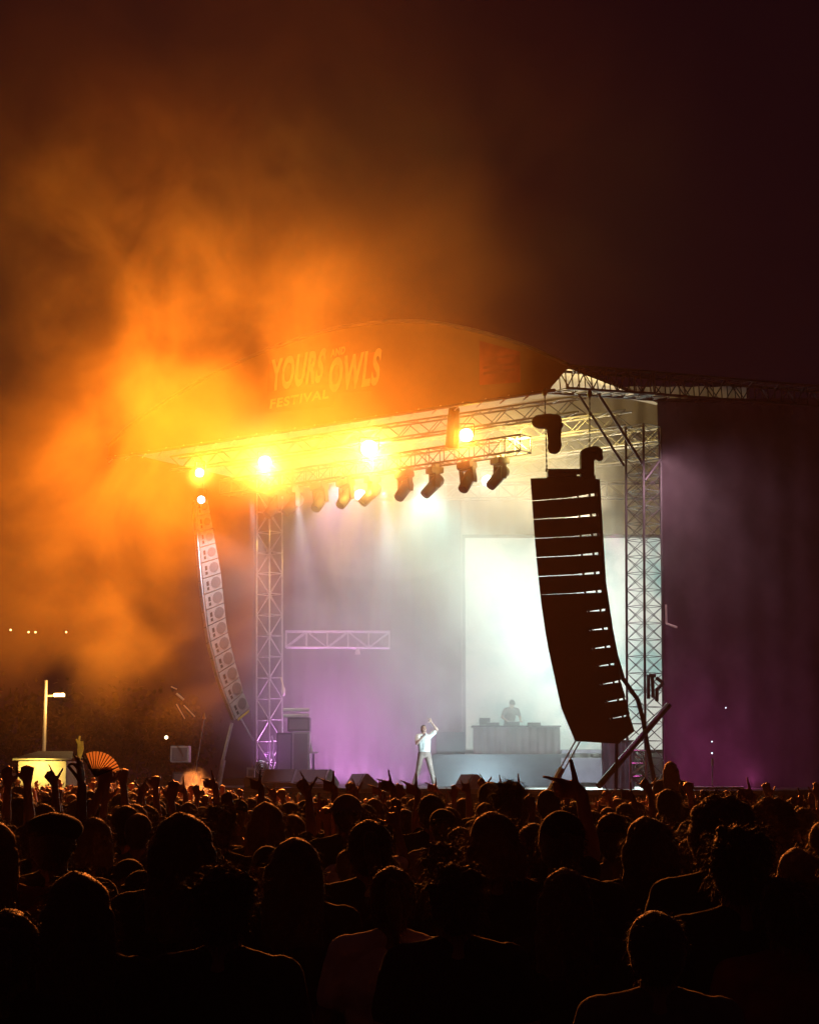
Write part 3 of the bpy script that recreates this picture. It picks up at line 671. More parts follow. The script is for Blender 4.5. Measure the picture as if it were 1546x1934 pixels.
t = thing('viewing_platform', 'low purple lit platform in front of the side curtain', 'platform', P(1330, 1510, 44.5))
a = P(1270, 1487, 44.3); b2 = P(1405, 1491, 44.3)
bm = bmesh.new(); prism(bm, [Vector((a.x, 44.3, a.z - 0.12)), Vector((b2.x, 44.3, a.z - 0.12)), Vector((b2.x + 0.6, 47.5, a.z - 0.12)), Vector((a.x, 47.5, a.z - 0.12))], (0, 0, 0.12)); obj('top', bm, M['drape'], t)
bm = bmesh.new(); prism(bm, [Vector((a.x + 0.05, 44.35, 0.01)), Vector((b2.x - 0.05, 44.35, 0.01)), Vector((b2.x + 0.5, 47.4, 0.01)), Vector((a.x + 0.05, 47.4, 0.01))], (0, 0, a.z - 0.14)); obj('skirt', bm, M['drape'], t)
bm = bmesh.new(); tube(bm, P(1257, 1142, 47.6), P(1258, 1178, 47.6), 0.03, 6); tube(bm, P(1258, 1178, 47.6), P(1278, 1185, 47.3), 0.03, 6)
tag(obj('curtain_clip', bm, M['white'], origin=P(1257, 1142, 47.6)), 'bent white bracket at the curtain edge halfway up the tower', 'bracket')

# ------------------------------------------------------------------ far left background
t = thing('street_lamp', 'lit street lamp on a tall pole far left', 'street lamp', (P(87, 1430, 70).x, 70, 0))
bm = bmesh.new(); q = P(87, 1285, 70); tube(bm, (q.x, 70, 0), q, 0.10, 8, 0.06); obj('pole', bm, M['cream'], t)
bm = bmesh.new(); tube(bm, P(87, 1315, 70), P(112, 1313, 70), 0.04, 6); obj('arm', bm, M['cream'], t)
bm = bmesh.new(); box(bm, P(112, 1313, 70), (0.42, 0.2, 0.13)); bmesh.ops.bevel(bm, geom=bm.edges[:], offset=0.03, segments=1); obj('lamp_head', bm, M['street'], t)
lamp('POINT', 'street_lamp_light', P(112, 1318, 69.5), 250, (1.0, 0.6, 0.2), size=0.1)
t = thing('market_booth', 'white booth lit warm yellow beyond the crowd far left', 'booth', (P(82, 1480, 58).x, 58, 0))
a = P(35, 1438, 58); b2 = P(125, 1438, 58)
bm = bmesh.new(); box(bm, ((a.x + b2.x) / 2, 59, a.z / 2), (b2.x - a.x, 2, a.z)); obj('wall', bm, M['cream'], t)
bm = bmesh.new(); prism(bm, [Vector((a.x - 0.15, 57.8, a.z + 0.03)), Vector((b2.x + 0.2, 57.8, a.z + 0.03)), Vector((b2.x - 0.2, 60.2, a.z + 0.3)), Vector((a.x + 0.2, 60.2, a.z + 0.3))], (0, 0, 0.06)); obj('roof', bm, M['grassm'], t)
bm = bmesh.new(); box(bm, (P(20, 1463, 57).x, 57.2, P(20, 1463, 57).z), (0.8, 0.5, 0.07)); obj('counter', bm, M['white'], t)
t = thing('round_parasol', 'flat pale parasol behind the booth', 'parasol', (P(115, 1440, 61).x, 61, 0))
bm = bmesh.new(); q = P(115, 1427, 61); bmesh.ops.create_cone(bm, cap_ends=True, segments=20, radius1=0.9, radius2=0.1, depth=0.2, matrix=Matrix.Translation(q)); obj('canopy', bm, M['grassm'], t)
bm = bmesh.new(); tube(bm, (q.x, q.y, 0), (q.x, q.y, q.z), 0.03, 6); obj('pole', bm, M['alu'], t)
bm = bmesh.new(); a = P(150, 1432, 60); random.seed(5)
for k in range(7):
    q = P(150 + random.uniform(-6, 6), 1390 + random.uniform(0, 14), 60); mid = a.lerp(q, 0.5) + Vector((random.uniform(-0.08, 0.08), 0, 0))
    path(bm, [Vector((a.x, 60, 2.4)), mid, q], 0.035, 5)
tag(obj('torch_sculpture', bm, M['yellow'], origin=(a.x, 60, 2.4)), 'yellow lit bunch of upright fronds behind the fan', 'sculpture')
for px, py in ((20, 1190), (54, 1194), (67, 1194), (125, 1194)):
    dot(px, py, 120, 0.07, M['tiny'], 'distant_light', {20: 'leftmost tiny warm light high in the smoke', 54: 'left one of the close pair of tiny warm lights', 67: 'right one of the close pair of tiny warm lights', 125: 'rightmost tiny warm light high in the smoke'}[px], 'light')
dot(314, 1393, 60, 0.07, M['tiny'], 'distant_light', 'small warm light left of the square case', 'light')
for k, (a, b2, l) in enumerate((((323, 1297), (334, 1302), 'topmost thin lit rope end by the far speakers'), ((333, 1310), (347, 1322), 'brightest thin lit rope by the far speakers'), ((347, 1332), (368, 1354), 'right trailing lit rope below the others'), ((333, 1330), (349, 1358), 'left trailing lit rope below the others'))):
    pipe('guy_rope', l, 'rope', [P(*a, 55), P(*b2, 55)], 0.02 if k != 1 else 0.035, M['cream'])
# dark trees at the far left horizon
def tree(px, d, h_, rad, label, seed):
    random.seed(seed); x_ = P(px, 1462, d).x
    t = thing('dark_tree', label, 'tree', (x_, d, 0), 'trees beyond the field')
    bm = bmesh.new(); tube(bm, (x_, d, 0), (x_, d, h_ * 0.7), 0.2, 8, 0.06)
    for k in range(7):
        z_ = h_ * random.uniform(0.35, 0.65); an = random.uniform(0, 6.28)
        tube(bm, (x_, d, z_), (x_ + math.cos(an) * rad * 0.7, d + math.sin(an) * rad * 0.7, z_ + h_ * 0.25), 0.07, 5, 0.02)
    obj('trunk', bm, M['leather'], t)
    bm = bmesh.new()
    cl = [(random.uniform(-1, 1), random.uniform(-1, 1), random.uniform(-1, 1)) for _ in range(16)]
    for cx, cy_, cz in cl:
        for k in range(110):
            v = Vector((random.gauss(0, 1), random.gauss(0, 1), random.gauss(0, 1))) * 0.22 * rad
            p = Vector((x_ + cx * rad * 0.75, d + cy_ * rad * 0.75, h_ * 0.68 + cz * h_ * 0.26)) + v
            s_ = random.uniform(0.08, 0.18); u1 = Vector((random.gauss(0, 1), random.gauss(0, 1), random.gauss(0, 1))).normalized() * s_
            u2 = u1.cross(Vector((random.gauss(0, 1), random.gauss(0, 1), random.gauss(0, 1)))).normalized() * s_
            bm.faces.new([bm.verts.new(p + u1), bm.verts.new(p + u2), bm.verts.new(p - u1), bm.verts.new(p - u2)])
    obj('crown', bm, M['foliage'], t)
tree(225, 85, 5.2, 3.2, 'low dark tree faint in the orange haze beyond the fan', 1)
tree(290, 90, 5.0, 3.0, 'low dark tree faint behind the square case', 2)
tree(20, 95, 6.0, 3.4, 'low dark tree behind the booth at the edge', 3)

exec_people = True
# ================================================================== PEOPLE
def cap_prim(bm, a, b, r1, r2, sub=2):
    a = Vector(a); b = Vector(b)
    tube(bm, a, b, r1, 12, r2); ball(bm, a, r1, sub); ball(bm, b, r2, sub)
def remesh(bm, vox, smooth=3, wob=0.0, fac=0.5):
    me = bpy.data.meshes.new('tmp'); bm.to_mesh(me); bm.free()
    o = bpy.data.objects.new('tmp', me); COL.objects.link(o)
    md = o.modifiers.new('r', 'REMESH'); md.mode = 'VOXEL'; md.voxel_size = vox; md.use_smooth_shade = True
    if smooth: ms = o.modifiers.new('s', 'SMOOTH'); ms.iterations = smooth; ms.factor = fac
    dg = bpy.context.evaluated_depsgraph_get(); m2 = bpy.data.meshes.new_from_object(o.evaluated_get(dg))
    bpy.data.objects.remove(o); bpy.data.meshes.remove(me)
    if wob:
        n_ = len(m2.vertices)
        for v in m2.vertices:
            v.co += v.normal * (mnoise.noise(v.co * 9) * wob + mnoise.noise(v.co * 23) * wob * 0.5)
    m2.polygons.foreach_set('use_smooth', [True] * len(m2.polygons))
    return m2

# curl per finger: thumb, index, middle, ring, little (radians per joint)
GEST = dict(gun=(0.0, 0.03, 1.45, 1.5, 1.5), horns=(0.5, 0.05, 1.45, 1.5, 0.08), open=(0.05, 0.12, 0.1, 0.14, 0.2), fist=(0.8, 1.5, 1.5, 1.5, 1.5),
            ok=(0.5, 0.75, 0.2, 0.12, 0.06), relaxed=(0.3, 0.4, 0.45, 0.5, 0.55), point=(0.7, 0.04, 1.5, 1.5, 1.5), hold=(0.6, 1.05, 1.05, 1.1, 1.1), claw=(0.3, 0.5, 0.45, 0.5, 0.5))
def hand(bm, wst, d, nrm, side, g, s=1.0, thumb_up=False):
    d = Vector(d).normalized(); nrm = Vector(nrm); nrm = (nrm - d * nrm.dot(d)).normalized(); t_ = d.cross(nrm) * side
    wst = Vector(wst); c = GEST[g]
    for k, off in enumerate((0.032, 0.011, -0.011, -0.031)):
        kn = wst + d * (0.098 - 0.005 * abs(k - 1)) * s + t_ * off * s
        cap_prim(bm, wst + d * 0.012 * s + t_ * off * 0.6 * s, kn, 0.0155 * s, 0.013 * s, 1)
        L = (0.078, 0.086, 0.08, 0.062)[k] * s; ang = 0.0; p = kn; spread = (0.10, 0.02, -0.07, -0.16)[k] * (1.2 if g in ('open', 'ok', 'claw') else 0.6)
        base = (d + t_ * spread).normalized()
        for j, fr in enumerate((0.47, 0.3, 0.23)):
            ang += c[k + 1] * (1.0 if j else 0.85)
            dr = base * math.cos(ang) + nrm * math.sin(ang)
            q = p + dr * L * fr
            cap_prim(bm, p, q, (0.0105 - 0.0012 * j) * s, (0.0098 - 0.0012 * j) * s, 1); p = q
    p = wst + d * 0.028 * s + t_ * 0.03 * s
    ang = c[0]; td = (t_ * (0.95 if g in ('gun', 'horns') and not thumb_up else 0.75) + d * (0.35 if g == 'gun' else 0.75) + nrm * 0.25).normalized()
    for L, r_ in ((0.045, 0.014), (0.035, 0.0115), (0.026, 0.0105)):
        q = p + td * L * s; cap_prim(bm, p, q, r_ * s, r_ * 0.92 * s, 1); p = q
        td = (td * math.cos(ang * 0.6) + (nrm * 0.6 + d * 0.5 - t_ * 0.5).normalized() * math.sin(ang * 0.6)).normalized()

ARM = {   # elbow, wrist, hand direction, palm normal for the right arm (x mirrored for the left)
    'down': ((0.265, -0.02, 1.15), (0.275, 0.07, 0.91), (0, 0.15, -1), (-1, 0, 0), 'relaxed'),
    'front': ((0.26, 0.08, 1.17), (0.12, 0.30, 1.25), (-0.6, 0.6, 0.2), (-0.3, -0.5, 0.2), 'relaxed'),
    'gun': ((0.31, 0.16, 1.44), (0.26, 0.24, 1.69), (-0.85, 0.25, 0.30), (-0.2, -0.9, 0.1), 'gun'),
    'gunout': ((0.29, 0.14, 1.46), (0.25, 0.18, 1.72), (0.85, 0.2, 0.30), (-0.3, 0.8, 0.1), 'gun'),
    'gunup': ((0.30, 0.15, 1.45), (0.25, 0.22, 1.70), (-0.5, 0.2, 0.75), (-0.2, -0.9, 0.1), 'gun'),
    'horns': ((0.30, 0.12, 1.47), (0.26, 0.16, 1.73), (-0.2, 0.5, 0.8), (0, 1, -0.4), 'horns'),
    'open': ((0.31, 0.08, 1.47), (0.28, 0.10, 1.73), (0.15, 0.2, 1), (0, 1, 0), 'claw'),
    'fist': ((0.29, 0.12, 1.47), (0.24, 0.14, 1.73), (-0.05, 0.1, 1), (0, 1, 0), 'fist'),
    'high': ((0.28, 0.06, 1.52), (0.25, 0.07, 1.78), (0.1, 0.2, 1), (0, 1, 0), 'claw'),
    'highgun': ((0.28, 0.08, 1.55), (0.23, 0.12, 1.81), (-0.75, 0.5, 0.16), (-0.5, -0.75, 0.1), 'gun'),
    'point': ((0.29, 0.18, 1.43), (0.26, 0.32, 1.64), (-0.1, 0.6, 0.8), (0, 0.8, -0.6), 'point'),
    'ok': ((0.27, 0.06, 1.60), (0.25, 0.08, 1.86), (-0.15, 0.1, 1), (-1, 0.2, 0), 'ok'),
    'hold': ((0.30, 0.10, 1.55), (0.17, 0.16, 1.79), (-0.15, 0.1, 1), (0, 1, 0), 'hold'),
    'phone': ((0.30, 0.14, 1.45), (0.10, 0.32, 1.68), (-0.3, 0.2, 1), (-0.6, 0.6, 0), 'hold'),
    'mic': ((0.27, 0.12, 1.22), (0.10, 0.26, 1.44), (-0.6, -0.2, 0.5), (-0.2, -0.6, -0.3), 'hold'),
    'desk': ((0.30, 0.12, 1.20), (0.22, 0.42, 1.10), (-0.1, 1, -0.15), (0, 0, -1), 'relaxed'),
    'brow': ((0.36, 0.10, 1.62), (0.18, 0.14, 1.83), (-0.55, 0.1, 0.8), (0.2, 1, 0), 'gun'),
}
for _k in ('gun', 'gunout', 'gunup', 'horns', 'fist', 'highgun', 'open', 'hold', 'ok'):
    e_, w_, h_, p_, g_ = ARM[_k]; dz = 0.17 if _k not in ('highgun', 'hold', 'ok') else 0.10
    ARM[_k + '_up'] = ((e_[0] - 0.02, e_[1] - 0.05, e_[2] + dz * 0.8), (w_[0], w_[1] - 0.06, w_[2] + dz), h_, p_, g_)
MESHES = {}
def hairmesh(style, vox):
    key = ('hair', style)
    if key in MESHES: return MESHES[key]
    random.seed(hash(style) % 1000 if False else sum(map(ord, style)))
    bm = bmesh.new()
    if style in ('short', 'crop', 'long', 'bun', 'curly', 'bob', 'wavy', 'messy', 'ponytail'):
        g = {'crop': 0.0, 'short': 0.010, 'long': 0.012, 'wavy': 0.02, 'bob': 0.014, 'bun': 0.006, 'curly': 0.032, 'messy': 0.012, 'ponytail': 0.008}[style]
        ball(bm, (0, -0.012, 1.665), (0.083 + g, 0.098 + g, 0.098 + g), 3)
        ball(bm, (0, -0.045, 1.62), (0.074 + g, 0.062 + g, 0.085 + g), 3)
    if style in ('long', 'wavy'):
        for k in range(9):
            x = (k - 4) * 0.02
            cap_prim(bm, (x, -0.07 + abs(x) * 0.3, 1.64), (x * 1.35, -0.135 + abs(x) * 0.4, 1.34 + random.uniform(-0.03, 0.03)), 0.036, 0.022, 1)
        for s in (-1, 1):
            cap_prim(bm, (0.075 * s, -0.005, 1.65), (0.105 * s, -0.03, 1.40), 0.032, 0.02, 1)
    if style == 'bob':
        for k in range(9):
            x = (k - 4) * 0.021; cap_prim(bm, (x, -0.07, 1.62), (x * 1.1, -0.085 + abs(x) * 0.3, 1.52), 0.034, 0.026, 1)
        for s in (-1, 1): cap_prim(bm, (0.08 * s, 0.0, 1.64), (0.088 * s, 0.0, 1.53), 0.03, 0.024, 1)
    if style == 'messy':
        for k in range(46):
            an = random.uniform(0, 6.28); el = random.uniform(-0.1, 1.5); c_ = Vector((0.09 * math.cos(an) * math.cos(el), -0.02 + 0.10 * math.sin(an) * math.cos(el), 1.675 + 0.095 * math.sin(el)))
            if c_.y > 0.06 and c_.z < 1.70: continue
            cap_prim(bm, c_, c_ + Vector((math.cos(an) * 0.02 + random.gauss(0, 0.014), math.sin(an) * 0.02 + random.gauss(0, 0.014), 0.012 + random.uniform(0, 0.025))), 0.018, 0.008, 1)
    if style == 'ponytail':
        ball(bm, (0, -0.115, 1.70), (0.03, 0.03, 0.03), 1); cap_prim(bm, (0, -0.13, 1.70), (0.015, -0.175, 1.60), 0.026, 0.026, 1); cap_prim(bm, (0.015, -0.175, 1.60), (0.03, -0.16, 1.46), 0.026, 0.010, 1)
    if style == 'bun': ball(bm, (0, -0.075, 1.775), (0.048, 0.045, 0.042), 2)
    if style == 'curly':
        for k in range(50):
            an = random.uniform(0, 6.28); el = random.uniform(-0.2, 1.5)
            ball(bm, (0.105 * math.cos(an) * math.cos(el), -0.03 + 0.11 * math.sin(an) * math.cos(el), 1.67 + 0.11 * math.sin(el)), random.uniform(0.02, 0.035), 1)
    me = remesh(bm, vox, 2, 0.015 if style in ('messy', 'curly', 'wavy', 'ponytail') else 0.011)
    # loose strands catch the back light
    bm = bmesh.new(); bm.from_mesh(me); bm.verts.ensure_lookup_table(); bm.normal_update()
    vs = [v for v in bm.verts if v.normal.length > 0.5 and not (v.co.y > 0.06 and v.co.z < 1.66)]
    data = [(v.co.copy(), v.normal.copy()) for v in random.sample(vs, min(len(vs), 1900))]
    cmb = {'crop': 0.010, 'short': 0.022, 'long': 0.03, 'wavy': 0.045, 'bob': 0.03, 'bun': 0.022, 'curly': 0.04, 'messy': 0.045, 'ponytail': 0.03}.get(style, 0.02) * 1.25
    for c, nr in data:
        dn = Vector((0, -0.35, -1)) if style != 'curly' else Vector((random.gauss(0, 1), random.gauss(0, 1), random.gauss(0, 1)))
        rnd = Vector((random.gauss(0, 1), random.gauss(0, 1), random.gauss(0, 1)))
        dr = (nr * random.uniform(0.35, 0.9) + dn * 0.45 + rnd * 0.28).normalized(); L = cmb * random.uniform(0.5, 1.5)
        sd = dr.cross(rnd).normalized() * 0.0009
        m_ = c + dr * L * 0.55; e_ = c + (dr + dn * 0.45).normalized() * L
        a1 = bm.verts.new(c - sd); a2 = bm.verts.new(c + sd); b1 = bm.verts.new(m_ - sd * 0.8); b2_ = bm.verts.new(m_ + sd * 0.8); e1 = bm.verts.new(e_)
        bm.faces.new((a1, a2, b2_, b1)); bm.faces.new((b1, b2_, e1))
    bm.to_mesh(me); bm.free()
    MESHES[key] = me; return me
def hatmesh(style, vox):
    key = ('hat', style)
    if key in MESHES: return MESHES[key]
    bm = bmesh.new()
    if style in ('cap', 'capback'):
        s = 1 if style == 'cap' else -1
        ball(bm, (0, -0.005, 1.68), (0.09, 0.106, 0.088), 3)
        for k in range(7):
            an = (k - 3) * 0.3; cap_prim(bm, (0.05 * math.sin(an), s * 0.07, 1.70), (0.085 * math.sin(an), s * (0.10 + 0.085 * math.cos(an)), 1.685), 0.012, 0.009, 1)
    elif style == 'bucket':
        ball(bm, (0, -0.005, 1.69), (0.093, 0.108, 0.085), 3)
        for k in range(24):
            an = k * 0.2618; cap_prim(bm, (0.085 * math.cos(an), 0.10 * math.sin(an), 1.69), (0.14 * math.cos(an), 0.155 * math.sin(an), 1.655), 0.013, 0.009, 1)
    elif style == 'flat':
        ball(bm, (0, 0.0, 1.70), (0.115, 0.125, 0.07), 3); ball(bm, (0, -0.01, 1.665), (0.09, 0.104, 0.05), 2)
    elif style == 'beanie':
        ball(bm, (0, -0.01, 1.685), (0.092, 0.107, 0.105), 3); ball(bm, (0, -0.01, 1.645), (0.094, 0.109, 0.045), 2)
    me = remesh(bm, vox, 2, 0.003); MESHES[key] = me; return me

def bodymeshes(armL, armR, vox=0.0085, lean=0.0, stance=0.0, hs=1.05):
    key = ('body', armL, armR, vox, lean, stance)
    if key in MESHES: return MESHES[key]
    out = []
    for layer in ('body', 'shirt', 'trousers'):
        tk = ('trousers', lean, stance)
        if layer == 'trousers' and tk in MESHES: out.append(MESHES[tk]); continue
        bm = bmesh.new(); g = {'body': 0, 'shirt': 0.014, 'trousers': 0.012}[layer]
        # legs
        for s in (-1, 1):
            hp = Vector((0.095 * s, 0, 0.93)); kn = Vector((0.11 * s + stance * s * 0.08, 0.03, 0.5)); an = Vector((0.115 * s + stance * s * 0.2, -0.01, 0.09))
            if layer != 'shirt':
                cap_prim(bm, hp, kn, 0.088 + g, 0.058 + g); cap_prim(bm, kn, an if layer == 'body' else an + Vector((0, 0, 0.02)), 0.056 + g, 0.038 + g * 1.6)
            if layer == 'body':
                cap_prim(bm, an + Vector((0, -0.03, -0.045)), an + Vector((0.01 * s, 0.15, -0.055)), 0.042, 0.033)
        if layer != 'shirt': ball(bm, (0, 0, 0.96), (0.165 + g, 0.115 + g, 0.12 + g), 3)
        if layer != 'trousers':
            ball(bm, (0, 0.0, 1.02), (0.155 + g, 0.108 + g, 0.14 + g), 3)
            cap_prim(bm, (0, 0, 1.06), (0, 0, 1.25), 0.118 + g, 0.125 + g)
            ball(bm, (0, -0.005, 1.29), (0.185 + g, 0.12 + g, 0.17 + g), 3)
            for s in (-1, 1):
                cap_prim(bm, (0.03 * s, -0.01, 1.47), (0.165 * s, -0.005, 1.425), 0.055 + g * 0.7, 0.06 + g)
                cap_prim(bm, (0.1 * s, 0, 1.2), (0.08 * s, 0, 1.05), 0.075 + g, 0.08 + g)
        for s, arm in ((-1, armL), (1, armR)):
            e, wst, hd, pn, ge = ARM[arm]
            up = e[2] > 1.4
            sh = Vector((0.185 * s, 0.0, 1.43 + (0.03 if up else 0))); e = Vector((e[0] * s, e[1], e[2])); wst = Vector((wst[0] * s, wst[1], wst[2]))
            if layer == 'shirt':
                cap_prim(bm, sh, sh.lerp(e, 0.62), 0.06 + g, 0.05 + g * 1.3)
            elif layer == 'body':
                cap_prim(bm, sh, e, 0.056, 0.042); cap_prim(bm, sh.lerp(e, 0.3), sh.lerp(e, 0.6), 0.052, 0.048)
                cap_prim(bm, e, wst, 0.041, 0.027); cap_prim(bm, e.lerp(wst, 0.15), e.lerp(wst, 0.4), 0.043, 0.038)
                hand(bm, wst, (hd[0] * s, hd[1], hd[2]), (pn[0] * s, pn[1], pn[2]), s, ge, hs)
        if layer == 'body':
            cap_prim(bm, (0, -0.015, 1.44), (0, 0.0, 1.58), 0.062, 0.056)
            ball(bm, (0, 0.0, 1.66), (0.076, 0.094, 0.092), 3); ball(bm, (0, 0.03, 1.605), (0.060, 0.068, 0.07), 3)
            ball(bm, (0, 0.075, 1.565), (0.028, 0.022, 0.02), 2)
            cap_prim(bm, (0, 0.094, 1.655), (0, 0.112, 1.618), 0.010, 0.015, 1)
            cap_prim(bm, (-0.035, 0.084, 1.672), (0.035, 0.084, 1.672), 0.011, 0.011, 1)
            cap_prim(bm, (-0.018, 0.092, 1.592), (0.018, 0.092, 1.592), 0.009, 0.009, 1)
            for s in (-1, 1):
                ball(bm, (0.079 * s, -0.005, 1.635), (0.012, 0.022, 0.033), 2); ball(bm, (0.045 * s, 0.068, 1.62), (0.022, 0.02, 0.02), 2)
        if lean:
            for v in bm.verts:
                if v.co.z > 0.98:
                    rel = v.co - Vector((0, 0, 0.98)); f_ = min(1, rel.z / 0.4); v.co = Vector((0, 0, 0.98)) + Matrix.Rotation(-lean * f_, 3, 'X') @ rel
        out.append(remesh(bm, vox if layer == 'body' else max(vox, 0.012), 2 if layer == 'body' else 3, 0 if layer == 'body' else 0.006, 0.4))
        if layer == 'trousers': MESHES[tk] = out[-1]
    MESHES[key] = out; return out
def hair_off(lean):
    return Matrix.Translation((0, 0, 0.98)) @ Matrix.Rotation(-lean, 4, 'X') @ Matrix.Translation((0, 0, -0.98)) if lean else None
SH = ['shirtb', 'shirtg', 'shirtb', 'shirtn', 'shirtw', 'shirtr', 'shirtb', 'shirtg']
HC = ['hairdark', 'hairbrown', 'hairdark', 'hairblond', 'hairbrown']
def person(loc, h, rz, hair, armL, armR, label, group=None, hat=None, shirt='shirtb', hcol='hairdark', skin='skin', trousers='denim', vox=0.0085, lean=0, stance=0, wide=1.0, hairw=1.0, cat='person', tilt=(0, 0)):
    bd, shm, trm = bodymeshes(armL, armR, vox, lean, stance)
    def mk(name, me, m, parent=None):
        o = bpy.data.objects.new(name, me)
        if not me.materials: me.materials.append(M[m])
        COL.objects.link(o)
        if parent is not None: o.parent = parent
        o.material_slots[0].link = 'OBJECT'; o.material_slots[0].material = M[m]; return o
    b = mk('person', bd, skin); tag(b, label, cat, group)
    b.location = loc; k = h / 1.755; b.scale = (k * wide, k * wide, k); b.rotation_euler = (R(tilt[0]), R(tilt[1]), rz)
    mk('shirt', shm, shirt, b); mk('trousers', trm, trousers, b)
    T = hair_off(lean)
    def hd(o):
        if T is not None: o.matrix_local = T
        return o
    if hair:
        o = hd(mk('hair', hairmesh(hair, 0.012), hcol, b))
        if hairw != 1.0: o.scale = (hairw, hairw, 1 ); 
    if hat: hd(mk('hat', hatmesh(hat, 0.01), 'shirtb' if hat != 'bucket' else 'shirtg', b))
    return b

PI = math.pi
# ---- on stage
perf = person((P(801, 1480, 51).x, 51, SZ + 0.002), 1.80, PI + R(20), 'crop', 'brow', 'mic', 'performer in white shirt singing into a microphone, arm raised', shirt='shirtw', trousers='tan', lean=-0.06, stance=1.0, skin='skinpale')
t = thing('microphone', 'handheld microphone at the singing performer mouth', 'microphone', (0, 0, 0))
pm = perf.location + Matrix.Rotation(PI + R(20), 3, 'Z') @ Vector((0.07, 0.30, 1.50)) * (1.8 / 1.755)
t.location = pm
bm = bmesh.new(); tube(bm, pm, pm + Vector((-0.14, -0.10, -0.09)), 0.016, 8, 0.012); obj('handle', bm, M['black'], t)
bm = bmesh.new(); ball(bm, pm, 0.026, 2); obj('grille', bm, M['alu'], t)
person((P(962, 1390, 56.3).x, 56.3, zt + 0.002), 1.80, PI + R(15), 'crop', 'desk', 'desk', 'hunched performer in cap bending over the table gear', hat='cap', shirt='shirtg', lean=0.42)

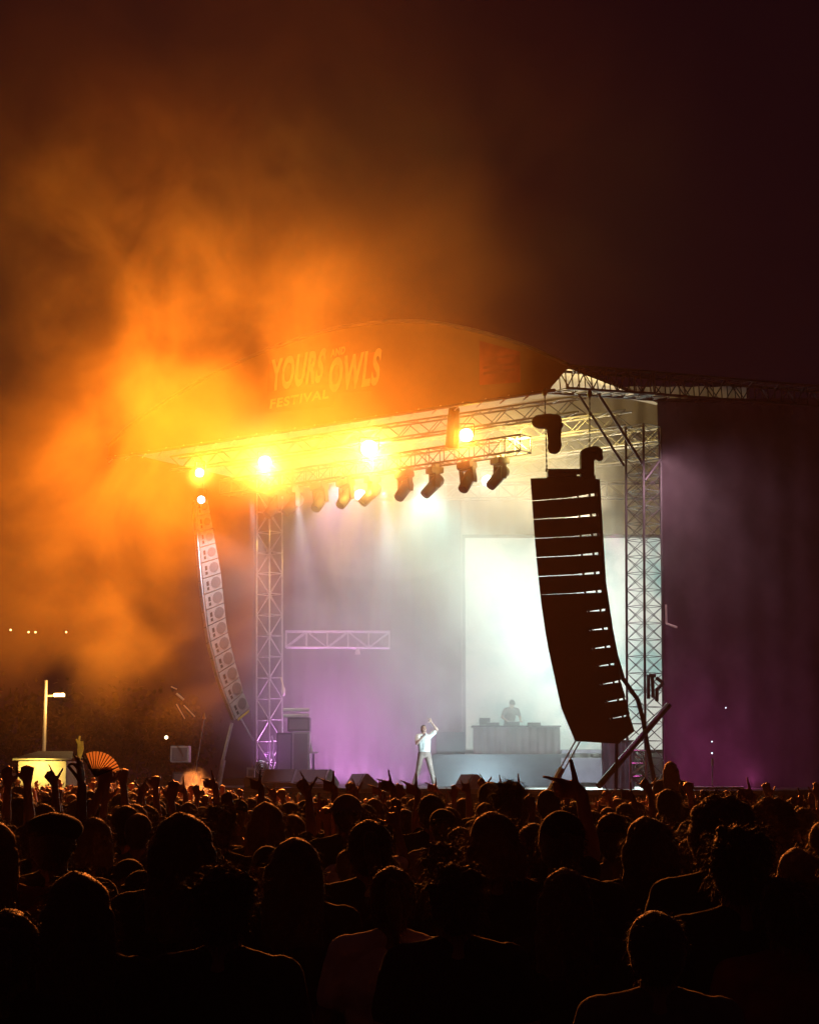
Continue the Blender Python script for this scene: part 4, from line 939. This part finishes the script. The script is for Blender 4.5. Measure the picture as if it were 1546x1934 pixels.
# ---- crowd: named people near the camera.  (px, d, height, hair, hat, armL, armR, shirt, haircolour, rot, label)
NEAR = [
 (348, 6.6, 1.78, 'wavy', None, 'down', 'down', 'shirtb', 'hairbrown', 6, 'large head with long wavy hair, orange rim down its right side'),
 (263, 10.6, 1.71, 'crop', None, 'down', 'down', 'shirtg', 'hairdark', 0, 'round head with a complete thin bright outline, below the fan'),
 (416, 10.3, 1.73, 'messy', None, 'down', 'down', 'shirtb', 'hairbrown', -8, 'round head right of the wavy haired one, lit on its right edge'),
 (104, 7.6, 1.77, 'short', 'flat', 'down', 'down', 'shirtb', 'hairdark', 0, 'person in a wide flat topped cap near the left edge'),
 (560, 7.1, 1.68, 'long', None, 'down', 'down', 'shirtb', 'hairdark', -5, 'long haired head with red outline ending at its right shoulder'),
 (426, 5.6, 1.63, 'messy', None, 'down', 'down', 'shirtb', 'hairdark', -12, 'short haired person whose right shoulder has a bright orange edge'),
 (932, 7.3, 1.775, 'bob', None, 'down', 'down', 'shirtb', 'hairblond', 8, 'big head with thick golden rim of hair, right of the middle'),
 (860, 6.1, 1.615, 'messy', None, 'down', 'down', 'shirtb', 'hairbrown', 5, 'head below and left of the golden rimmed one'),
 (1060, 7.4, 1.765, 'short', 'beanie', 'down', 'down', 'shirtb', 'hairdark', 0, 'broad dark head in a beanie right of the golden rimmed one'),
 (1158, 8.7, 1.745, 'short', 'capback', 'down', 'down', 'shirtg', 'hairdark', 0, 'capped head just right of the big raised hand'),
 (1358, 6.9, 1.82, 'curly', None, 'down', 'down', 'shirtb', 'hairbrown', 4, 'very big curly head on the right, golden brown hair'),
 (1390, 6.0, 1.74, 'messy', None, 'down', 'down', 'shirtb', 'hairdark', 10, 'dark head in front of the big curly one'),
 (1562, 8.2, 1.72, 'bob', None, 'down', 'down', 'shirtb', 'hairblond', 0, 'head cut by the right edge, orange rim on its left'),
 (150, 5.6, 1.62, 'wavy', None, 'down', 'down', 'shirtb', 'hairdark', 10, 'dark wavy head low on the left under the flat cap'),
 (-12, 7.4, 1.74, 'long', None, 'down', 'down', 'shirtr', 'hairblond', 0, 'fair long haired head cut by the left edge'),
 (20, 5.0, 1.56, 'ponytail', None, 'down', 'down', 'shirtb', 'hairdark', 0, 'low dark ponytailed head at the left bottom corner'),
 (700, 7.6, 1.74, 'ponytail', None, 'down', 'down', 'shirtb', 'hairdark', 0, 'dark head left of centre with a short orange streak above it'),
 (1240, 5.2, 1.54, 'short', None, 'down', 'down', 'shirtg', 'hairdark', -6, 'broad shouldered dark person right of centre with lit shoulder line'),
 (1480, 5.8, 1.60, 'ponytail', None, 'down', 'down', 'shirtr', 'hairdark', 12, 'person in red at the right with a glowing shoulder edge'),
 (1225, 7.9, 1.735, 'wavy', None, 'down', 'down', 'shirtb', 'hairdark', 0, 'wavy dark head between the beanie and the big curly head'),
 (960, 11.6, 1.86, 'messy', None, 'down', 'down', 'shirtb', 'hairdark', 0, 'tall round head at the skyline below the performer table'),
 (925, 14.5, 1.87, 'short', None, 'down', 'down', 'shirtb', 'hairdark', 0, 'smaller round skyline head left of the tall one'),
 (1035, 13.0, 1.83, 'crop', None, 'down', 'down', 'shirtb', 'hairdark', 0, 'round skyline head right of the tall one'),
 (1262, 13.5, 1.82, 'short', None, 'down', 'down', 'shirtb', 'hairdark', 0, 'head under the long haired woman at the right'),
 (655, 11.5, 1.80, 'crop', 'bucket', 'down', 'down', 'shirtb', 'hairdark', 0, 'head in a bucket hat left of the middle'),
 (815, 12.5, 1.79, 'short', None, 'down', 'down', 'shirtb', 'hairdark', 0, 'head directly below the performer legs'),
 (505, 11.0, 1.75, 'wavy', None, 'down', 'down', 'shirtb', 'hairblond', 0, 'wavy head lit orange on its right, behind the red outlined one'),
 (1455, 9.5, 1.78, 'curly', None, 'down', 'down', 'shirtb', 'hairblond', 0, 'fluffy haired head at the right under a raised hand'),
 (180, 9.5, 1.70, 'bob', None, 'down', 'down', 'shirtb', 'hairblond', 0, 'fair head lit orange between the flat cap and the fan arms'),
 # raised arms: px is that of the raised hand
 (1108, 7.8, 1.60, 'short', None, 'down', 'highgun', 'shirtb', 'hairdark', 15, 'person raising the biggest hand in front of the strut, finger pointing left'),
 (152, 10.2, 1.79, 'short', None, 'down', 'ok', 'shirtb', 'hairdark', 0, 'person making a ring with thumb and finger left of the fan'),
 (188, 10.8, 1.74, 'short', None, 'hold', 'down', 'shirtb', 'hairdark', 0, 'person holding the open fan high'),
 (45, 11.8, 1.86, 'short', None, 'down', 'fist', 'shirtb', 'hairdark', 0, 'person with a thick raised arm in front of the booth'),
 (96, 14.5, 1.80, 'short', None, 'down', 'gunup', 'shirtb', 'hairdark', 0, 'person pointing upward in front of the booth, right part'),
 (229, 14.0, 1.80, 'short', None, 'down', 'fist', 'shirtb', 'hairdark', 0, 'person with raised fist just right of the fan'),
 (405, 15.5, 1.84, 'crop', None, 'down', 'highgun', 'shirtb', 'hairdark', 0, 'person with bent pointing hand below the far speakers'),
 (492, 14.5, 1.78, 'short', None, 'gunout', 'down', 'shirtb', 'hairdark', 0, 'person with raised hand before the flat stage case'),
 (580, 12.5, 1.78, 'short', None, 'down', 'gunup', 'shirtb', 'hairdark', 0, 'person pointing up left in front of the first floor monitor'),
 (632, 14.0, 1.84, 'short', None, 'gunout', 'down', 'shirtb', 'hairdark', 0, 'person pointing right in front of the second floor monitor'),
 (742, 14.0, 1.86, 'short', None, 'down', 'highgun', 'shirtb', 'hairdark', 0, 'person pointing left just left of the performer'),
 (790, 13.5, 1.82, 'short', None, 'gunout', 'down', 'shirtb', 'hairdark', 0, 'person pointing right below the performer'),
 (884, 16.5, 1.84, 'short', None, 'down', 'horns', 'shirtb', 'hairdark', 0, 'person with horned fingers below the riser case'),
 (918, 19.0, 1.88, 'short', None, 'down', 'gunup', 'shirtb', 'hairdark', 0, 'person pointing below the left end of the table'),
 (950, 19.0, 1.88, 'short', None, 'down', 'highgun', 'shirtb', 'hairdark', 0, 'person pointing left below the table middle'),
 (985, 17.5, 1.88, 'short', None, 'down', 'gun', 'shirtb', 'hairdark', 0, 'person pointing left below the right end of the table'),
 (1232, 15.5, 1.84, 'short', None, 'down', 'gunup', 'shirtb', 'hairdark', 0, 'person pointing up left beside the long haired woman'),
 (1306, 15.0, 1.80, 'short', None, 'down', 'fist', 'shirtb', 'hairdark', 0, 'person with raised fist before the purple platform'),
 (1426, 12.5, 1.80, 'short', None, 'down', 'highgun', 'shirtb', 'hairdark', 0, 'person pointing left far right before the curtain'),
 (252, 17, 1.7, 'short', None, 'gunup', 'down', 'shirtb', 'hairdark', -12, 'person pointing up midway between the fan and the square case'),
 (290, 15.5, 1.7, 'short', None, 'down', 'fist', 'shirtb', 'hairdark', -6, 'person with fist up left of the square case'),
 (345, 18, 1.7, 'short', None, 'down', 'gun', 'shirtb', 'hairdark', 0, 'person pointing left below the square case'),
 (372, 20, 1.7, 'short', None, 'open', 'down', 'shirtb', 'hairdark', 6, 'person waving below the leaning pole'),
 (520, 17, 1.7, 'short', None, 'down', 'horns', 'shirtb', 'hairdark', 12, 'person with horned fingers right of the flat stage case'),
 (668, 16.5, 1.7, 'short', None, 'down', 'gunup', 'shirtb', 'hairdark', -12, 'person pointing up below the small pale floor monitor'),
 (716, 19, 1.7, 'short', None, 'gunout', 'down', 'shirtb', 'hairdark', -6, 'person pointing right between the small monitor and the performer'),
 (826, 20, 1.7, 'short', None, 'down', 'gun', 'shirtb', 'hairdark', 0, 'person pointing left right of the performer legs'),
 (858, 18, 1.7, 'short', None, 'down', 'open', 'shirtb', 'hairdark', 6, 'person waving right of the performer'),
 (1052, 17, 1.7, 'short', None, 'down', 'horns', 'shirtb', 'hairdark', 12, 'person with horned fingers under the twin tube strut'),
 (1068, 15, 1.7, 'short', None, 'gunout', 'down', 'shirtb', 'hairdark', -12, 'person pointing right under the twin tube strut'),
 (1152, 19, 1.7, 'short', None, 'down', 'gunup', 'shirtb', 'hairdark', -6, 'person pointing up under the lilac drape'),
 (1200, 16, 1.7, 'short', None, 'down', 'gun', 'shirtb', 'hairdark', 0, 'person pointing left at the foot of the right tower'),
 (14, 13, 1.7, 'short', None, 'open', 'down', 'shirtb', 'hairdark', 6, 'person waving at the far left before the booth counter'),
]
HANDY = {1108: 1452, 152: 1425, 188: 1462, 45: 1452, 96: 1455, 229: 1460, 405: 1466, 492: 1468, 580: 1470, 632: 1470, 742: 1467, 790: 1475, 884: 1470, 918: 1471, 950: 1475, 985: 1474, 1232: 1472, 1306: 1485, 1426: 1482, 252: 1478, 290: 1474, 345: 1480, 372: 1484, 520: 1482, 668: 1480, 716: 1484, 826: 1480, 858: 1486, 1052: 1490, 1068: 1488, 1152: 1493, 1200: 1490, 14: 1450}
used = []
fan_at = None; phone_at = None
for i, (px, d, h, hair, hat, aL, aR, shirt, hc, rot, label) in enumerate(NEAR):
    k = h / 1.755; off = 0.0
    if px in HANDY:
        aL = aL + '_up' if aL != 'down' else aL; aR = aR + '_up' if aR != 'down' else aR
        A_ = ARM[aL if aL != 'down' else aR]; gz = {'gun': 0.11, 'horns': 0.17, 'fist': 0.10, 'claw': 0.16, 'hold': 0.08, 'ok': 0.19}.get(A_[4], 0.15)
        if A_[2][2] > 0.5 and A_[4] == 'gun': gz = 0.14
        k = min(1.12, max(0.84, (P(px, HANDY[px] - (5 if d > 12 else 2), d).z - gz_(P(px, 1500, d).x, d)) / (A_[1][2] + gz))); h = k * 1.755
    raised = [(s, a) for s, a in ((-1, aL), (1, aR)) if ARM[a][1][2] > 1.6]
    if raised:
        s, a = raised[0]; off = ARM[a][1][0] * s * k
    x = X(px, d, h) - off
    b = person((x, d, gz_(x, d)), h, R(rot), hair, aL, aR, label, 'crowd in front of the stage', hat, shirt, hc, skin='skin' if i % 3 else 'skin2', vox=0.0075 if d < 12 and raised else (0.0085 if d < 12 else 0.0105), wide=1.0 if d > 8 else 1.06)
    used.append((x, d))
    if 'open fan' in label: fan_at = tuple(P(180, 1467, d + 0.1))
# long haired woman on shoulders
d = 24.0; xw = X(1266, d, 2.0)
topz = P(1266, 1441, d).z
person((xw, d, topz - 1.62), 1.62, 0, 'long', 'down', 'down', 'long haired woman sitting high above the crowd before the curtain', 'crowd in front of the stage', None, 'shirtb', 'hairbrown')
used.append((xw, d))
person((xw, d + 0.05, 0), 1.70, 0, None, 'down', 'down', 'person carrying the long haired woman on the shoulders', 'crowd in front of the stage', None, 'shirtb', 'hairdark') if False else None

# the fan and a phone
fx, fy, fz = fan_at
t = thing('hand_fan', 'open pleated paper fan held above the crowd', 'fan', (fx, fy, fz))
bm = bmesh.new(); rr0, rr1 = 0.05, 0.155; N_ = 24; c = Vector((fx, fy, fz)); vs = []
for i in range(N_ + 1):
    an = R(-8 + 62 * 0) + R(22 + 100 * i / N_); dy = 0.006 if i % 2 else -0.006
    vs.append((bm.verts.new(c + Vector((math.cos(an) * rr0, dy, math.sin(an) * rr0))), bm.verts.new(c + Vector((math.cos(an) * rr1, dy * 2, math.sin(an) * rr1)))))
for a, b2 in zip(vs[:-1], vs[1:]): bm.faces.new((a[0], b2[0], b2[1], a[1]))
obj('paper_leaf', bm, M['fanpaper'], t)
for i in range(0, N_ + 1, 2):
    an = R(22 + 100 * i / N_); bm = bmesh.new(); tube(bm, c - Vector((0, 0.012, 0)), c + Vector((math.cos(an) * rr1, -0.014, math.sin(an) * rr1)), 0.0045 if i in (0, N_) else 0.0028, 5); obj('rib', bm, M['leather'], t)

# ---- crowd: the rest
random.seed(11)
def copyname(i): return None
VAR = [('messy', None, 'down', 'down', 'tousle haired person'), ('wavy', None, 'down', 'down', 'wavy haired person'), ('crop', 'capback', 'down', 'down', 'person in backwards cap'),
       ('bob', None, 'down', 'down', 'bob haired person'), ('ponytail', None, 'down', 'down', 'ponytailed person'), ('crop', None, 'down', 'down', 'crop haired person'),
       ('short', None, 'down', 'highgun', 'person pointing left'), ('long', None, 'high', 'high', 'long haired person, both hands up'), ('short', None, 'down', 'horns', 'person raising horned fingers'),
       ('messy', None, 'gunout', 'down', 'person pointing right'), ('crop', 'bucket', 'down', 'open', 'bucket hatted waving person'), ('wavy', None, 'down', 'fist', 'wavy haired fist raiser'),
       ('curly', None, 'open', 'down', 'curly haired waving person'), ('bob', None, 'down', 'point', 'bob haired person pointing ahead')]
NP = 0; TARGET = 300 - len(NEAR) - 3
cands = []
y = 6.6
while y < 31:
    half = 0.2357 * y + 0.35; x = -half + random.uniform(0, 0.4)
    while x < half:
        cands.append((x + random.uniform(-0.12, 0.12), y + random.uniform(-0.25, 0.25))); x += random.uniform(0.50, 0.66) if y < 22 else random.uniform(0.6, 0.85)
    y += 0.72 if y < 14 else (0.85 if y < 22 else 1.1)
sel = []
for x, y in cands:
    if all((x - a) ** 2 / 0.16 + (y - b) ** 2 / 0.22 > 1 for a, b in used): sel.append((x, y)); used.append((x, y))
sel.sort(key=lambda q: q[1]); sel = sel[:TARGET]
ymax = sel[-1][1]
MARKS = [(60, 'the booth'), (190, 'the fan'), (330, 'the square case'), (430, 'the far speakers'), (540, 'the left tower'), (620, 'the floor monitors'), (720, 'the back truss end'), (805, 'the performer'), (880, 'the riser edge'),
         (975, 'the table'), (1070, 'the near speakers'), (1150, 'the lilac drape'), (1225, 'the right tower'), (1290, 'the curtain edge'), (1345, 'the thin stand'), (1420, 'the platform end'), (1530, 'the curtain border')]
SHN = dict(shirtb='black', shirtg='grey', shirtn='navy', shirtw='white', shirtr='red')
recs = []
for i, (x, y) in enumerate(sel):
    down = random.random() < (1.0 if y < 11 else 0.55 if y < 18 else 0.4)
    v = VAR[random.randrange(0, 6)] if down else VAR[random.randrange(6, len(VAR))]
    if y < 11: h = random.uniform(1.48, 1.66)
    elif down: h = random.gauss(1.655, 0.06)
    else: h = random.gauss(1.67, 0.05)
    h = min(1.84, max(1.5, h)); shirt = random.choice(SH)
    px = 773 + x / (y * 0.9889) * F
    mk_ = min(MARKS, key=lambda q: abs(q[0] - px))[1]
    row = 'near' if y < 9 else 'forward' if y < 12 else 'middle' if y < 16 else 'far' if y < 20 else 'rear'
    lab = f"{v[4]}, {SHN[shirt]} top, {row} rows below {mk_}"
    recs.append([x, y, h, v, shirt, lab, random.uniform(-14, 14), random.choice(HC), random.choice(('skin', 'skin2', 'skin'))])
byl = {}
for q in recs: byl.setdefault(q[5], []).append(q)
for lab, qs in byl.items():
    if len(qs) > 1:
        qs.sort(key=lambda q: q[0] / q[1]); nm = {2: ['left', 'right'], 3: ['left', 'central', 'right']}.get(len(qs), ['leftmost', 'second', 'third', 'fourth', 'fifth', 'sixth', 'seventh'])
        for q, w_ in zip(qs, nm): q[5] = w_ + ' ' + lab
for x, y, h, v, shirt, lab, rz, hc, sk in recs:
    person((x, y, gz_(x, y)), h, R(rz), v[0], v[2], v[3], lab, 'crowd in front of the stage', v[1], shirt, hc, skin=sk, tilt=(random.uniform(-3, 3), random.uniform(-4, 4)), vox=0.0085 if y < 12 and v[2] == v[3] == 'down' else 0.0105)
print('individual persons', len(NEAR) + len(sel), 'to', ymax)

# far rows by the stage: a mass nobody could count
def lowres(armL, armR, hair):
    bd, shm, trm = bodymeshes(armL, armR, 0.016, 0, 0); return [(bd, 0), (shm, 1), (hairmesh(hair, 0.012), 2)]
arms_pairs = [('high', 'high', 'long'), ('down', 'highgun', 'short'), ('gunout', 'down', 'short'), ('down', 'open', 'wavy'), ('down', 'horns', 'short'), ('open', 'fist', 'bob')]
src = []
for a, b2, c in arms_pairs:
    parts = []
    for me, mi in lowres(a, b2, c):
        co = np.empty(len(me.vertices) * 3, dtype=np.float32); me.vertices.foreach_get('co', co); co = co.reshape(-1, 3)
        lt = np.empty(len(me.loops), dtype=np.int32); me.loops.foreach_get('vertex_index', lt)
        ls = np.empty(len(me.polygons), dtype=np.int32); me.polygons.foreach_get('loop_start', ls)
        tt = np.empty(len(me.polygons), dtype=np.int32); me.polygons.foreach_get('loop_total', tt)
        # keep only what is above the waist
        keepf = [k for k in range(len(ls)) if co[lt[ls[k]:ls[k] + tt[k]], 2].min() > 1.05]
        parts.append((co, lt, ls, tt, np.array(keepf, dtype=np.int32), mi))
    src.append(parts)
V, LV, LT, MI = [], [], [], []; nv = 0
rng = np.random.default_rng(4)
y = ymax + 0.5
while y < 43.3:
    half = 0.2357 * y + 0.5; x = -half
    while x < half:
        xx_ = x; ang = rng.uniform(-0.25, 0.25); side_ = max(0.0, min(1.0, (xx_ / (0.2357 * y) + 0.25) / 0.5)); k = rng.uniform(0.94, 1.03) - 0.05 * side_; ca, sa = math.cos(ang) * k, math.sin(ang) * k
        xx, yy = x + rng.uniform(-0.15, 0.15), y + rng.uniform(-0.3, 0.3)
        left = 1 - min(1, max(0, (xx / (0.2357 * yy) + 1) / 2))
        parts = src[rng.integers(len(src))]
        for co, lt, ls, tt, kf, mi in parts:
            c2 = np.empty_like(co); c2[:, 0] = co[:, 0] * ca - co[:, 1] * sa + xx; c2[:, 1] = co[:, 0] * sa + co[:, 1] * ca + yy; c2[:, 2] = co[:, 2] * k + gz_(xx, yy)
            idx = np.concatenate([lt[ls[f]:ls[f] + tt[f]] for f in kf]) if False else None
            # vectorised gather
            tot = tt[kf]; starts = ls[kf]; rep = np.repeat(starts - np.concatenate(([0], np.cumsum(tot)[:-1])), tot) + np.arange(tot.sum())
            V.append(c2); LV.append(lt[rep] + nv); LT.append(tot); MI.append(np.full(len(kf), mi, dtype=np.int32)); nv += len(co)
        x += rng.uniform(0.75, 1.1)
    y += 1.25
V = np.concatenate(V); LV = np.concatenate(LV); LT = np.concatenate(LT); MI = np.concatenate(MI)
uniq, inv = np.unique(LV, return_inverse=True); V = V[uniq]; LV = inv.astype(np.int32)
me = bpy.data.meshes.new('crowd'); me.vertices.add(len(V)); me.vertices.foreach_set('co', V.ravel())
me.loops.add(len(LV)); me.loops.foreach_set('vertex_index', LV)
me.polygons.add(len(LT)); me.polygons.foreach_set('loop_start', np.concatenate(([0], np.cumsum(LT)[:-1])).astype(np.int32))
for m_ in ('skinpale', 'shirtr', 'hairbrown'): me.materials.append(M[m_])
me.polygons.foreach_set('material_index', MI); me.polygons.foreach_set('use_smooth', [True] * len(LT)); me.update(); me.validate()
o = bpy.data.objects.new('crowd', me); link(o); tag(o, 'far rows of the crowd with many raised hands close to the stage', 'crowd', kind='stuff')
print('crowd faces', len(LT))

# ================================================================== AIR
def volume_mat(name, dens, scale=0.25, thr=0.42, soft=0.3, color=(0.9, 0.88, 0.86), aniso=0.35, detail=6.0, envelope=True, stretch=(1, 1, 1), distort=0.6):
    m = bpy.data.materials.new(name); m.use_nodes = True; n = m.node_tree; n.nodes.clear()
    out = n.nodes.new('ShaderNodeOutputMaterial'); pv = n.nodes.new('ShaderNodeVolumePrincipled')
    pv.inputs['Color'].default_value = (*color, 1); pv.inputs['Anisotropy'].default_value = aniso
    n.links.new(pv.outputs[0], out.inputs['Volume'])
    if not envelope: pv.inputs['Density'].default_value = dens; return m
    def math_(op, a=None, b=None, clamp=False):
        k = n.nodes.new('ShaderNodeMath'); k.operation = op; k.use_clamp = clamp
        for i, q in enumerate((a, b)):
            if q is None: continue
            if isinstance(q, (int, float)): k.inputs[i].default_value = q
            else: n.links.new(q, k.inputs[i])
        return k.outputs[0]
    tc = n.nodes.new('ShaderNodeTexCoord')
    ln = n.nodes.new('ShaderNodeVectorMath'); ln.operation = 'LENGTH'; n.links.new(tc.outputs['Object'], ln.inputs[0])
    geo = n.nodes.new('ShaderNodeNewGeometry')
    ne = n.nodes.new('ShaderNodeTexNoise'); ne.inputs['Scale'].default_value = 0.16; ne.inputs['Detail'].default_value = 2
    n.links.new(geo.outputs['Position'], ne.inputs['Vector'])
    inner = math_('SUBTRACT', 1.0, ln.outputs['Value'], True)
    torn = math_('SUBTRACT', inner, math_('MULTIPLY', math_('SUBTRACT', ne.outputs['Fac'], 0.5), 1.1))
    torn = math_('MULTIPLY', torn, 1.7, True)
    env = math_('MULTIPLY', torn, math_('MULTIPLY', inner, 3.0, True), True); mp = n.nodes.new('ShaderNodeMapping'); mp.inputs['Scale'].default_value = stretch
    n.links.new(geo.outputs['Position'], mp.inputs['Vector'])
    nz = n.nodes.new('ShaderNodeTexNoise'); nz.inputs['Scale'].default_value = scale; nz.inputs['Detail'].default_value = detail; nz.inputs['Roughness'].default_value = 0.62; nz.inputs['Distortion'].default_value = distort
    n.links.new(mp.outputs[0], nz.inputs['Vector'])
    q = math_('MULTIPLY', math_('SUBTRACT', nz.outputs['Fac'], thr), 1.0 / soft, True)
    n.links.new(math_('MULTIPLY', math_('MULTIPLY', q, env), dens), pv.inputs['Density'])
    return m
def plume(px, py, d, rx, ry, rd, m, label, tilt=0):
    me = bpy.data.meshes.new('smoke_plume'); bm = bmesh.new(); bmesh.ops.create_icosphere(bm, subdivisions=3, radius=1); bm.to_mesh(me); bm.free(); me.materials.append(m)
    o = bpy.data.objects.new('smoke_plume', me); link(o); o.location = P(px, py, d); o.scale = (rx / F * d, rd, ry / F * d); o.rotation_euler = (0, R(tilt), 0)
    return tag(o, label, 'smoke', kind='stuff')
WSM = (1.0, 0.87, 0.25)  # warm tint of the lamps is put into the smoke colour too
SM_A = volume_mat('smoke_thick', 0.034, 0.36, 0.43, 0.18, distort=1.0, color=WSM)
SM_B = volume_mat('smoke_wisp', 0.058, 0.42, 0.49, 0.15, distort=1.1, color=WSM, stretch=(1, 1, 0.75))
SM_D = volume_mat('smoke_curl', 0.13, 0.5, 0.44, 0.16, distort=0.7, color=WSM)
SM_P = volume_mat('vapour_puff', 1.6, 4.0, 0.42, 0.2)
SM_F = volume_mat('truss_fog', 0.045, 0.35, 0.32, 0.3, color=(1.0, 0.9, 0.6))
SM_E = volume_mat('curtain_fog', 0.03, 0.3, 0.35, 0.3)
SM_C = volume_mat('smoke_thin', 0.027, 0.20, 0.34, 0.35, color=WSM)
SM_S = volume_mat('stage_fog', 0.27, 0.22, 0.30, 0.35, aniso=0.2)
plume(130, 1040, 36.5, 520, 460, 5, SM_A, 'dense bank of amber smoke left of the stage')
plume(290, 460, 36.5, 560, 500, 5.5, SM_B, 'rising wisps of orange smoke above the roof', 20)
plume(245, 400, 36.5, 320, 290, 3, SM_D, 'bright curl of smoke high on the left')
plume(560, 790, 38, 560, 170, 3, SM_C, 'thin orange smoke drifting before the banner')
plume(480, 260, 37, 1050, 900, 6.5, SM_C, 'faint brown smoke high over the stage')
plume(300, 860, 38, 360, 230, 3, SM_A, 'dense amber smoke over the far end of the roof')
plume(740, 850, 49, 600, 150, 4, SM_F, 'golden fog hanging around the front truss')
plume(368, 1486, 36, 34, 40, 0.4, SM_P, 'small dense puff of vapour rising from the crowd')
plume(820, 1130, 54, 600, 520, 5.5, SM_S, 'bright fog filling the stage')
plume(1330, 1150, 47, 260, 480, 1.6, SM_E, 'dim fog before the side curtain')
bm = bmesh.new(); box(bm, (0, 56, 13), (110, 132, 30)); o = obj('haze', bm, volume_mat('haze_air', 0.0006, envelope=False, color=(0.9, 0.7, 0.78), aniso=0.0)); tag(o, 'thin night haze filling the festival field', 'haze', kind='stuff')  # magenta put into the haze colour to give the lit air its maroon
